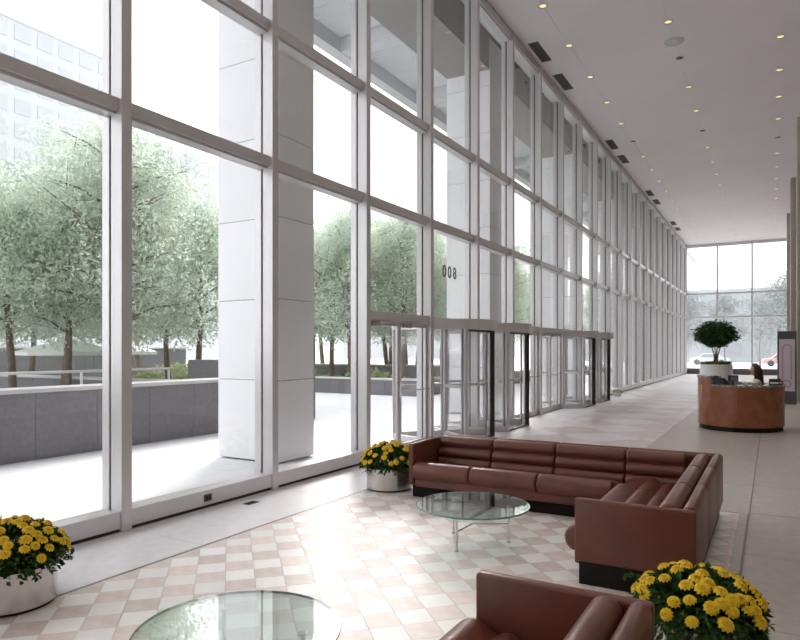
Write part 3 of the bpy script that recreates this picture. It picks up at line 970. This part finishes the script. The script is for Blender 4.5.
# receptionist, seated, turned toward the telephone
pr = tag(empty('person', (-0.26, 16.42, 0), R(82)), 'receptionist with long dark hair and white blouse seated behind the desk', 'person')
pr.scale = (1.08, 1.08, 1.08)
def skinned(name, verts, edges, mats, parent, sub=2):
    me = bpy.data.meshes.new(name)
    me.from_pydata([v[:3] for v in verts], edges, [])
    o = put(name, me, parent)
    o.modifiers.new('skin', 'SKIN')
    sub_ = o.modifiers.new('subdivision', 'SUBSURF'); sub_.levels = sub; sub_.render_levels = sub
    for i, v in enumerate(verts):
        sv = me.skin_vertices[0].data[i]
        r_ = v[3] if isinstance(v[3], tuple) else (v[3], v[3])
        sv.radius = r_
        sv.use_root = (i == 0)
    me.materials.append(M[mats])
    o.modifiers['skin'].use_smooth_shade = True
    return o
# local frame: faces +Y; x to the person's right is +X
BODY = [(0,0,0.50,(0.15,0.11)),(0,0.01,0.68,(0.125,0.09)),(0,0.02,0.86,(0.15,0.10)),(0,0.02,0.98,(0.10,0.07)),(0,0.03,1.05,0.05),(0,0.05,1.12,0.05),
        (0.16,0.03,0.95,0.05),(0.22,0.10,0.80,0.04),(0.17,0.33,0.78,0.032),(0.15,0.40,0.785,0.028),
        (-0.16,0.03,0.95,0.05),(-0.22,0.12,0.80,0.04),(-0.14,0.36,0.80,0.032),(-0.12,0.43,0.80,0.028),
        (0.10,0.10,0.50,0.085),(0.11,0.45,0.50,0.065),(0.11,0.47,0.28,0.05),(0.11,0.45,0.07,0.038),(0.11,0.58,0.035,0.03),
        (-0.10,0.10,0.50,0.085),(-0.11,0.45,0.50,0.065),(-0.11,0.47,0.28,0.05),(-0.11,0.45,0.07,0.038),(-0.11,0.58,0.035,0.03)]
for sgn, b in ((1,9),(-1,13)):
    hx, hy, hz, _ = BODY[b]
    for k, (dx, ln) in enumerate(((-0.030,0.065),(-0.010,0.075),(0.010,0.070),(0.028,0.055))):
        BODY.append((hx+dx*0.8, hy+0.045, hz, 0.011)); BODY.append((hx+dx, hy+0.045+ln, hz-0.012, 0.008))
    BODY.append((hx-sgn*0.035, hy+0.02, hz+0.005, 0.012)); BODY.append((hx-sgn*0.055, hy+0.06, hz-0.005, 0.009))
E_ = [(0,1),(1,2),(2,3),(3,4),(4,5),(3,6),(6,7),(7,8),(8,9),(3,10),(10,11),(11,12),(12,13),(0,14),(14,15),(15,16),(16,17),(17,18),(0,19),(19,20),(20,21),(21,22),(22,23)]
nn = 24
for b in (9, 13):
    for k in range(5):
        E_ += [(b, nn), (nn, nn+1)]; nn += 2
skinned('body', BODY, E_, 'skin', pr)
def head_mesh():
    m = MB()
    rings = []
    for i in range(13):
        t = i/12; z = -0.12 + 0.235*t
        prof = math.sin(PI*min(1, max(0.02, 0.06+0.9*t)))**0.55
        wx = 0.073*prof*(0.80+0.25*t if t < 0.7 else 0.975); wy = 0.092*prof*(0.86+0.18*t if t < 0.7 else 0.986)
        ring = []
        for k in range(20):
            a = 2*PI*k/20
            x, y = math.cos(a)*wx, math.sin(a)*wy
            if math.sin(a) > 0.93 and 0.36 < t < 0.55: y += 0.022*(1-abs(t-0.40)*4)   # nose
            if math.sin(a) > 0.6 and 0.53 < t < 0.62: y -= 0.006                        # eye line
            ring.append((x, y, z))
        rings.append(ring)
    m.loft(rings)
    for s_ in (-1, 1): m.lathe([(0.0,-0.03),(0.014,-0.02),(0.016,0.0),(0.010,0.02),(0.0,0.026)], 8, c=(s_*0.074,-0.008), cap=False)
    return m
head = head_mesh().build('head', 'skin', pr, True, loc=(0,0.07,1.21))
for s_ in (-1, 1): MB().lathe([(0.0,-0.007),(0.010,0.0),(0.0,0.007)], 8, c=(s_*0.03,0.084), cap=False).build('eye', 'black', head, True, loc=(0,0,0.014))
MB().box(-0.02,0.02,0.080,0.088,-0.064,-0.056).build('mouth', 'pink', head, bevel=0.002)
hm = []
for i in range(12):                                     # long hair: crown, back and sides
    t = i/11; z = 1.345 - 0.50*t
    prof = math.sin(PI/2*min(1, 0.18+t*2.6))
    wx, wy = 0.100*prof*(1-0.10*max(0,t-0.5)), 0.125*prof*(1-0.15*max(0,t-0.4))
    cy = 0.045 - 0.06*t
    ring = []
    for k in range(20):
        a = 2*PI*k/20
        x, y = math.cos(a)*wx, math.sin(a)*wy
        if t > 0.16: y = min(y, 0.025)
        ring.append((x*(1+0.03*math.sin(9*a)), cy+y+0.02, z))
    hm.append(ring)
MB().loft(hm).build('hair', 'hair', pr, True)
BL = [(0,0.0,0.52,(0.165,0.125)),(0,0.01,0.68,(0.14,0.105)),(0,0.02,0.86,(0.165,0.115)),(0,0.02,0.975,(0.115,0.082)),(0,0.028,1.03,0.062),
      (0.165,0.03,0.95,0.063),(0.225,0.10,0.80,0.052),(0.175,0.32,0.78,0.042),(-0.165,0.03,0.95,0.063),(-0.225,0.12,0.80,0.052),(-0.145,0.34,0.80,0.042)]
skinned('blouse', BL, [(0,1),(1,2),(2,3),(3,4),(3,5),(5,6),(6,7),(3,8),(8,9),(9,10)], 'blouse', pr)
TR = [(0,0.02,0.49,(0.165,0.12)),(0.10,0.12,0.50,0.095),(0.11,0.45,0.50,0.075),(0.11,0.47,0.28,0.06),(0.11,0.455,0.10,0.05),(-0.10,0.12,0.50,0.095),(-0.11,0.45,0.50,0.075),(-0.11,0.47,0.28,0.06),(-0.11,0.455,0.10,0.05)]
skinned('trousers', TR, [(0,1),(1,2),(2,3),(3,4),(0,5),(5,6),(6,7),(7,8)], 'trousers', pr)
ch = tag(empty('office_chair', (-0.26, 16.42, 0), R(82)), 'dark swivel chair under the receptionist', 'chair')
MB().box(-.22,.22,-.20,.24,.30,.375).build('seat', 'black', ch, 0.6, bevel=0.03, seg=3)
MB().box(-.19,.19,-.26,-.215,.46,.90).build('backrest', 'black', ch, 0.6, bevel=0.02, seg=3)
MB().tube([(0,-.10,.30),(0,-.22,.34),(0,-.24,.50)], .02).build('back_support', 'black', ch, True)
MB().lathe([(.03,.06),(.03,.30)], 12).build('column', 'steel', ch, 0.6)
for k in range(5):
    a = R(72*k+36)
    lg = MB().tube([(0,0,.085),(math.cos(a)*.26,math.sin(a)*.26,.065)], [.025,.015]).build('leg', 'black', ch, True)
    MB().lathe([(0.0,0.0),(.018,.003),(.025,.025),(.018,.047),(0.0,.05)], 10, c=(math.cos(a)*.26,math.sin(a)*.26), cap=False).build('caster', 'black', lg, True)

# ------------------------------------------------------------------ ficus in a white tub, directory sign
fi = tag(empty('potted_tree', (-2.27, 33.4, 0)), 'round-headed ficus tree in a wide white tub behind the desk', 'potted tree')
MB().lathe([(0.0,0.0),(0.66,0.0),(0.70,0.04),(0.70,1.06),(0.66,1.08),(0.62,1.06),(0.62,0.98)], 40, cap=False).build('tub', 'white', fi, 0.6)
MB().lathe([(0.0,1.0),(0.62,0.99)], 24, cap=False).build('soil', 'soil', fi)
m = MB()
for _ in range(1300):
    a = rng.uniform(0,2*PI); r_ = 0.64*math.sqrt(rng.random())
    leaf_quad(m, Vector((math.cos(a)*r_,math.sin(a)*r_,1.0+rng.uniform(0,0.16))), (rand_dir(rng)+Vector((0,0,0.8))).normalized(), Vector((0,0,1)), 0.10, 0.06)
tag(m.build('ground_cover', 'leaf_moss', fi), kind='stuff')
for k in range(4):
    a = R(90*k+20)
    MB().tube([(math.cos(a)*.10,math.sin(a)*.10,.98),(math.cos(a)*.06,math.sin(a)*.06,1.4),(math.cos(a)*.16,math.sin(a)*.16,1.8),(math.cos(a)*.5,math.sin(a)*.5,2.5)], [.035,.03,.025,.01], 7).build('stem', 'bark', fi, True)
m = MB()
for _ in range(5200):
    d = rand_dir(rng)
    rr = rng.uniform(0.25,1)**0.45*(0.82+0.18*math.sin(d.x*7+1)*math.sin(d.y*6)*math.sin(d.z*8+2))
    if d.z < -0.35: rr *= 0.75
    p = Vector((d.x*1.10*rr, d.y*1.10*rr, 2.42+d.z*0.80*rr))
    leaf_quad(m, p, (d+rand_dir(rng)*1.2+Vector((0,0,-0.5))).normalized(), (d+rand_dir(rng)*.5).normalized(), rng.uniform(.10,.16), rng.uniform(.05,.075))
tag(m.build('foliage', 'leaf_ficus', fi), kind='stuff')

sg = tag(empty('directory_sign', (0.42, 24.2, 0), R(-4)), 'dark upright sign pylon with a lilac panel printed with a pink arch', 'sign')
MB().box(-.27,.27,-.06,.06,0,2.36).build('pylon', 'sign_dark', sg, bevel=0.006)
MB().box(-.22,.22,-.066,-.059,.42,2.10).build('panel', 'poster', sg)
def flat_strip(pts, w_, y, nm, par, m_):
    v, f = [], []
    n = len(pts)
    for i, (x, z) in enumerate(pts):
        a = pts[max(i-1,0)]; b = pts[min(i+1,n-1)]
        tx, tz = b[0]-a[0], b[1]-a[1]; l_ = math.hypot(tx,tz) or 1
        nx, nz = -tz/l_*w_/2, tx/l_*w_/2
        v += [(x+nx,y,z+nz),(x-nx,y,z-nz),(x+nx,y+.004,z+nz),(x-nx,y+.004,z-nz)]
    for i in range(n-1):
        o = i*4
        f += [(o,o+1,o+5,o+4),(o+2,o+6,o+7,o+3),(o,o+4,o+6,o+2),(o+1,o+3,o+7,o+5)]
    f += [(0,2,3,1),(n*4-4,n*4-3,n*4-1,n*4-2)]
    return MB().add(v,f).build(nm, m_, par)
flat_strip([(-.12,.80),(-.12,1.80)] + [(.12*math.cos(R(180-15*i)), 1.80+.12*math.sin(R(180-15*i))) for i in range(1,12)] + [(.12,1.80),(.12,.80)], .045, -.070, 'printed_arch', sg, 'pink')
flat_strip([(.11*math.cos(R(18*i)), .66+.11*math.sin(R(18*i))) for i in range(21)], .05, -.070, 'printed_ring', sg, 'pink')

# ------------------------------------------------------------------ outside: arcade columns and soffit
NCO = 8
CH = 10.2/NCO
course_me = MB().box(-0.65, 0.65, -0.44, 0.44, 0.005, CH-0.005).mesh('stone_course', 'marble', bevel=0.006, seg=1)
core_me = MB().box(-0.635, 0.635, -0.425, 0.425, 0, 10.2).mesh('core', 'grout')
for k in range(-1, 6):
    t = tag(empty('stone_column', (-7.25, 8.06+k*8.58, 0)), 'tall square white stone-clad column outside the glass wall', 'column', 'white columns of the arcade')
    put('core', core_me, t)
    for r_ in range(NCO): put('stone_course', course_me, t, (0,0,r_*CH))
SOF = 10.35
arc_ = tag(empty('arcade_soffit', (0,0,SOF)), 'arcade soffit of pale panels and grey beams above the columns outside', 'soffit', kind='structure')
YS0, YS1 = -8, 62
MB().box(-10.6, XG-0.12, YS0, YS1, 0.08, 0.35).build('soffit_slab', 'soffit', arc_)
MB().box(-7.88, -6.62, YS0, YS1, -1.0, 0.08).build('long_beam', 'beam', arc_)
MB().box(-10.60, -10.25, YS0, YS1, -0.42, 0.5).build('edge_beam', 'soffit', arc_)
MB().box(XG-0.30, XG-0.10, YS0, YS1, -0.93, 0.35).build('wall_beam', 'soffit', arc_)
xb_me = MB().box(-10.25, -7.88, -0.20, 0.20, -0.40, 0.08).mesh('cross_beam', 'soffit')
sp_me = MB().box(-10.24, -7.89, 0.006, 0.70, -0.02, 0.06).mesh('soffit_panel', 'soffit_panel')
si_me = MB().box(-6.61, XG-0.31, 0.01, 4.29, -0.02, 0.06).mesh('soffit_panel', 'soffit_panel')
k = 0
y = YS0 + 1.05
while y < YS1 - 4.4:
    put('cross_beam', xb_me, arc_, (0, y, 0))
    for q in range(5):
        put('soffit_panel', sp_me, arc_, (0, y + 0.21 + q*0.775, 0), None, (1, 1.1, 1))
    put('soffit_panel', si_me, arc_, (0, y, 0))
    y += 4.31

# ------------------------------------------------------------------ plaza
gp = tag(MB().box(-140, XG-0.2, -60, 160, -0.6, -0.02).build('plaza_paving', 'paving'), 'pale stone plaza paving outside the glass wall', 'paving', kind='structure')
gs = tag(MB().box(XG-0.2, 90, YF+0.35, 160, -0.6, -0.02).build('street_paving', 'asphalt'), 'pale street beyond the end wall', 'street', kind='structure')

def granite_wall(name, x0, x1, y0, y1, h_, label, cap=True, along='y', plen=1.1, body='granite'):
    t = tag(empty(name, ((x0+x1)/2, (y0+y1)/2, -0.02)), label, 'wall')
    ex, ey = (x1-x0)/2, (y1-y0)/2
    hh = h_ - (0.07 if cap else 0)
    MB().box(-ex+.03, ex-.03, -ey+.03, ey-.03, 0, hh).build('core', 'grout', t)
    L = 2*(ey if along == 'y' else ex)
    n = max(1, round(L/plen))
    for i in range(n):
        a, b = -L/2 + L*i/n + 0.004, -L/2 + L*(i+1)/n - 0.004
        if along == 'y': MB().box(-ex, ex, a, b, 0.0, hh-0.004).build('stone_panel', body, t)
        else: MB().box(a, b, -ey, ey, 0.0, hh-0.004).build('stone_panel', body, t)
    if cap: MB().box(-ex-.03, ex+.03, -ey-.03, ey+.03, hh, h_).build('coping', 'granite_cap', t, bevel=0.008, seg=1)
    return t
granite_wall('planter_wall', -10.75, -10.25, -6.0, 11.4, 1.15, 'long low dark granite planter wall with pale coping across the plaza')
granite_wall('granite_block', -13.0, -10.2, 11.5, 13.2, 1.52, 'dark granite block at the end of the planter wall', cap=False, along='x', plen=2.1)
granite_wall('planter_wall', -26, -12.0, 21.3, 21.7, 0.66, 'low dark granite planter wall in front of the dense grove', along='x')
granite_wall('planter_wall', -26, -12.0, 25.2, 25.6, 1.10, 'taller dark granite wall behind the white shrubs of the grove', along='x')
granite_wall('plaza_wall', -25.4, -25.0, -8, 22, 1.9, 'long dark granite wall far across the plaza behind the parasols', plen=2.5)
granite_wall('planter_wall', -12.0, -11.6, 21.3, 52, 0.66, 'low dark granite planter wall running past the revolving doors', plen=2.2)

# white shrubs and hedges in the planters
def hedge(x0, x1, y0, y1, z0, z1, n, label, seed):
    rg = random.Random(seed)
    t = tag(empty('hedge', ((x0+x1)/2,(y0+y1)/2,z0)), label, 'hedge')
    MB().box(-(x1-x0)/2+.1,(x1-x0)/2-.1,-(y1-y0)/2+.1,(y1-y0)/2-.1,-0.02,(z1-z0)*0.5).build('twig_mass', 'leaf_mum', t)
    m = MB()
    for _ in range(n):
        p = Vector((rg.uniform(x0,x1)-(x0+x1)/2, rg.uniform(y0,y1)-(y0+y1)/2, (z1-z0)*rg.random()**0.5))
        p.z *= 0.75+0.25*math.sin(p.x*1.7+seed)*math.cos(p.y*1.3)
        leaf_quad(m, p, rand_dir(rg), rand_dir(rg), rg.uniform(.12,.24), rg.uniform(.08,.15))
    tag(m.build('foliage', 'hedge', t), kind='stuff')
hedge(-24.0, -12.6, 22.2, 23.6, -0.02, 0.95, 5000, 'band of pale shrubs in front of the dense grove', 2)
hedge(-21.5, -15.5, 16.2, 18.2, -0.02, 1.25, 3500, 'pale green hedge beyond the granite block', 4)
hedge(-18.0, -13.0, 12.9, 13.6, -0.02, 0.8, 2500, 'low hedge behind the railing', 6)
granite_wall('planter_wall', -24.8, -13.2, 11.9, 12.3, 0.95, 'grey planter wall behind the tree trunks', along='x')

# railing behind the planter wall
rl = tag(empty('railing', (-12.6, 6.0, -0.02)), 'white metal railing behind the long planter wall', 'railing')
for z in (0.72, 1.32): MB().tube([(0,-9,z),(0,4.6,z)], 0.03, 8).build('bar', 'white', rl, True)
for k in range(7): MB().tube([(0,-9+k*2.26,0),(0,-9+k*2.26,1.32)], 0.028, 8).build('post', 'white', rl, True)

# patio parasols
def parasol(x, y, label, rz):
    t = tag(empty('parasol', (x,y,-0.02), rz), label, 'parasol', 'white parasols on the plaza')
    MB().lathe([(0.0,0.0),(0.30,0.0),(0.30,0.05),(0.06,0.09),(0.0,0.09)], 20, cap=False).build('base', 'sign_dark', t, 0.6)
    MB().tube([(0,0,0.05),(0,0,2.1)], 0.025).build('pole', 'white', t, True)
    m = MB()
    n = 8
    v = [(0,0,2.16)] + [(math.cos(2*PI*i/n)*1.55, math.sin(2*PI*i/n)*1.55, 1.72) for i in range(n)] + [(math.cos(2*PI*i/n)*1.55, math.sin(2*PI*i/n)*1.55, 1.60) for i in range(n)] + [(0,0,2.13)]
    f = [(0,1+i,1+(i+1)%n) for i in range(n)] + [(1+i,9+i,9+(i+1)%n,1+(i+1)%n) for i in range(n)] + [(17,1+(i+1)%n,1+i) for i in range(n)]
    m.add(v, f).build('canopy', 'canvas', t)
    for i in range(n): MB().tube([(0.03*math.cos(2*PI*i/n),0.03*math.sin(2*PI*i/n),1.95),(math.cos(2*PI*i/n)*1.4,math.sin(2*PI*i/n)*1.4,1.74)], 0.008, 5).build('rib', 'white', t)
parasol(-19.8, 12.6, 'white parasol standing before the far granite wall', 0.2)
parasol(-21.5, 15.6, 'white parasol standing before the far granite wall', 0.5)
parasol(-20.5, 9.0, 'white parasol standing before the far granite wall', 0.1)

# ------------------------------------------------------------------ trees
def tree_meshes(seed, hgt, cr, z0, nleaf, leafm, barkm, sparse=0.0, ls=1.0):
    rg = random.Random(seed)
    m = MB()
    lean = Vector((rg.uniform(-.03,.03), rg.uniform(-.03,.03), 0))
    pts = [Vector((0,0,0)) + lean*z + Vector((math.sin(z*1.1+seed)*.07, math.cos(z*0.9+seed)*.07, z)) for z in [hgt*0.92*i/9 for i in range(10)]]
    m.tube(pts, [0.105*(1-0.85*i/9)+0.01 for i in range(10)], 8)
    clumps = []
    nb = 20
    for k in range(nb):
        t = (k+0.5)/nb
        zz = z0 + (hgt*0.92-z0)*t*0.95
        i = min(8, int(zz/(hgt*0.92)*9)); base = pts[i].lerp(pts[i+1], zz/(hgt*0.92)*9-i)
        a = k*2.4 + rg.uniform(-.4,.4)
        env = math.sin(PI*min(1, 0.18+0.80*t))**0.7
        ln = cr*env*rg.uniform(0.65,1.0)
        tip = base + Vector((math.cos(a)*ln, math.sin(a)*ln, ln*rg.uniform(0.25,0.6)))
        mid = base.lerp(tip, 0.5) + Vector((0,0,ln*0.08))
        m.tube([base, mid, tip], [0.035,0.022,0.008], 5)
        for q in range(4):
            clumps.append((base.lerp(tip, 0.35+0.22*q)+Vector((rg.uniform(-.3,.3),rg.uniform(-.3,.3),rg.uniform(-.2,.3))), cr*rg.uniform(.22,.36)))
        for q in range(3):
            tw = tip.lerp(base, 0.15+0.2*q) + rand_dir(rg)*cr*0.35
            m.tube([tip.lerp(base, 0.3+0.2*q), tw], [0.012,0.004], 4)
            clumps.append((tw, cr*rg.uniform(.18,.30)))
    clumps.append((pts[-1], cr*0.3))
    lf = MB()
    per = nleaf//len(clumps)
    for c_, r_ in clumps:
        if rg.random() < sparse: continue
        for _ in range(per):
            d = rand_dir(rg); p = c_ + d*r_*rg.random()**0.4
            p.z -= 0.15*r_
            leaf_quad(lf, p, (rand_dir(rg)+Vector((0,0,-0.3))).normalized(), rand_dir(rg), rg.uniform(.12,.24)*ls, rg.uniform(.06,.12)*ls)
    return m.mesh('trunk', barkm, 0.8), lf.mesh('foliage', leafm)
VAR = [tree_meshes(21+i, 6.3+0.35*i, 2.0+0.1*i, 2.2, 16500, 'leaf', 'bark', 0.06, 0.62) for i in range(4)]
def tree(x, y, v, s, rz, label, group):
    t = tag(empty('tree', (x, y, -0.02), rz), label, 'tree', group)
    t.scale = (s, s, s)
    put('trunk', v[0], t)
    tag(put('foliage', v[1], t), kind='stuff')
rg = random.Random(9)
G1 = [(-16.4,8.9),(-15.2,9.7),(-18.2,7.2),(-18.5,11.6),(-22,12.6),(-20.0,14.1),(-14.9,11.2),(-13.4,9.6),(-17.4,14.6),(-15.6,14.3),(-21.5,9.5),(-14.5,5.6),(-17.0,3.8),(-22.8,17.5)]
for i, (x, y) in enumerate(G1):
    tree(x, y, VAR[i % 4], rg.uniform(.92,1.08), rg.uniform(0,6.28), 'slender leafy tree behind the long planter wall', 'trees behind the long planter wall')
G2 = [(-19.4,23.2),(-17.6,24.1),(-16.0,23.0),(-20.6,26.6),(-18.7,27.2),(-17.2,28.2),(-15.2,26.9),(-22.2,29.4),(-18.6,31.0),(-16.4,30.0),(-14.2,24.5),(-13.6,29.2),(-17.0,34.2),(-14.8,36),(-15.6,41),(-17.4,47.0),(-14.4,52),(-21.8,24.4),(-12.9,33.0),(-13.2,44.5)]
for i, (x, y) in enumerate(G2):
    tree(x, y, VAR[(i+1) % 4], rg.uniform(1.1,1.28), rg.uniform(0,6.28), 'slender leafy tree in the dense grove beyond the columns', 'trees of the dense grove')
FAR = [tree_meshes(71+i, 8.5+i, 3.0, 2.6, 5200, 'leaf_far', 'bark_far', 0.25, 1.3) for i in range(2)]
for i, (x, y) in enumerate([(-6.8,60.0),(-3.6,63.5),(1.2,60.5),(3.4,66),(-1.0,72),(-9.5,68)]):
    tree(x, y, FAR[i % 2], (0.85,0.75,1.0,1.1,0.9,1.0)[i], i*1.3, 'pale airy street tree beyond the end wall', 'street trees beyond the end wall')

# ------------------------------------------------------------------ distant buildings and cars
def tower(x, y, wx, wy, h_, label, floors, cols, rz=0):
    t = tag(empty('office_tower', (x,y,-0.02), rz), label, 'building')
    MB().box(-wx/2,wx/2,-wy/2,wy/2,0,h_).build('wall', 'concrete', t)
    MB().box(-wx/2-.3,wx/2+.3,-wy/2-.3,wy/2+.3,h_,h_+0.8).build('parapet', 'concrete', t)
    fh = h_/floors
    cw = wy/cols
    wm = MB().box(0,0.15,0.15*cw,0.85*cw,0.25*fh,0.85*fh).mesh('window','tower_glass')
    for f_ in range(1, floors):
        for c_ in range(cols):
            put('window', wm, t, (wx/2, -wy/2+c_*cw, f_*fh))
tower(-92, 46, 20, 26, 43, 'pale hazy office tower rising behind the plaza trees', 14, 9)
tower(-105, 80, 20, 24, 38, 'pale hazy office block standing past the tower', 10, 7)
tower(-70, 128, 20, 30, 26, 'pale hazy low block far beyond the grove', 7, 8)
tb = tag(empty('street_building', (-2, 104, -0.02)), 'pale hazy building across the street beyond the end wall', 'building')
MB().box(-30,30,0,12,0,10).build('wall', 'concrete', tb)
MB().box(-30.3,30.3,-0.3,12.3,10,10.6).build('cornice', 'concrete', tb)
wm = MB().box(0,1.8,-0.15,0,0,1.6).mesh('window','tower_glass')
for f_ in range(3):
    for c_ in range(16): put('window', wm, tb, (-28+c_*3.5, 0, 1.2+f_*3.0))
def car(x, y, rz, paint, label):
    t = tag(empty('car', (x,y,-0.02), rz), label, 'car')
    prof = [(-2.1,.30),(-2.15,.62),(-1.95,.82),(-1.35,.90),(-.75,1.38),(.65,1.40),(1.25,.95),(1.95,.82),(2.12,.60),(2.1,.30)]
    rings = []
    for yy, s_ in ((-.82,.94),(-.72,1.0),(.72,1.0),(.82,.94)):
        rings.append([(px_*(.985 if s_ < 1 else 1), yy*(1 if pz < 1 else .86), .30+(pz-.30)*s_) for px_, pz in prof])
    MB().loft(rings).build('body', paint, t, bevel=0)
    for sy in (-1, 1):
        MB().prism([(-1.15,.93),(-.68,1.30),(.58,1.32),(1.02,.95)], -0.01, 0.01).build('side_window', 'car_glass', t, loc=(0,sy*.80,0)).rotation_euler = (R(90+sy*-9),0,0)
    MB().add([(1.25,-.62,.97),(1.25,.62,.97),(.70,.56,1.37),(.70,-.56,1.37),(1.30,-.62,.99),(1.30,.62,.99),(.74,.56,1.40),(.74,-.56,1.40)], [(3,2,1,0),(4,5,6,7),(0,1,5,4),(1,2,6,5),(2,3,7,6),(3,0,4,7)]).build('windscreen', 'car_glass', t)
    for sx in (-1.3, 1.3):
        for sy in (-.76, .76):
            wh = MB().lathe([(0.0,-.10),(.30,-.10),(.33,-.06),(.33,.06),(.30,.10),(0.0,.10)], 20, cap=False).build('wheel', 'tyre', t, 0.6, loc=(sx,sy,.33))
            wh.rotation_euler = (R(90),0,0)
car(1.2, 80, 0.0, 'car_red', 'red car parked on the street beyond the end wall')
car(-6.4, 84, PI, 'car_grey', 'grey car parked on the street beyond the end wall')

# ------------------------------------------------------------------ summer haze over the plaza and the street
hz = MB().prism([(-170,-70),(-27,-70),(-27,YF+16),(100,YF+16),(100,170),(-170,170)], -0.01, 50).build('haze', 'white')
hm_ = bpy.data.materials.new('haze')
hm_.use_nodes = True
t = hm_.node_tree
t.nodes.clear()
o_ = t.nodes.new('ShaderNodeOutputMaterial')
vsn = t.nodes.new('ShaderNodeVolumeScatter')
vsn.inputs['Color'].default_value = (0.97, 0.99, 1.0, 1)
vsn.inputs['Density'].default_value = 0.003
vsn.inputs['Anisotropy'].default_value = 0.2
t.links.new(vsn.outputs[0], o_.inputs['Volume'])
hz.data.materials.clear()
hz.data.materials.append(hm_)
tag(hz, 'pale summer haze hanging over the plaza and street', 'haze', kind='stuff')
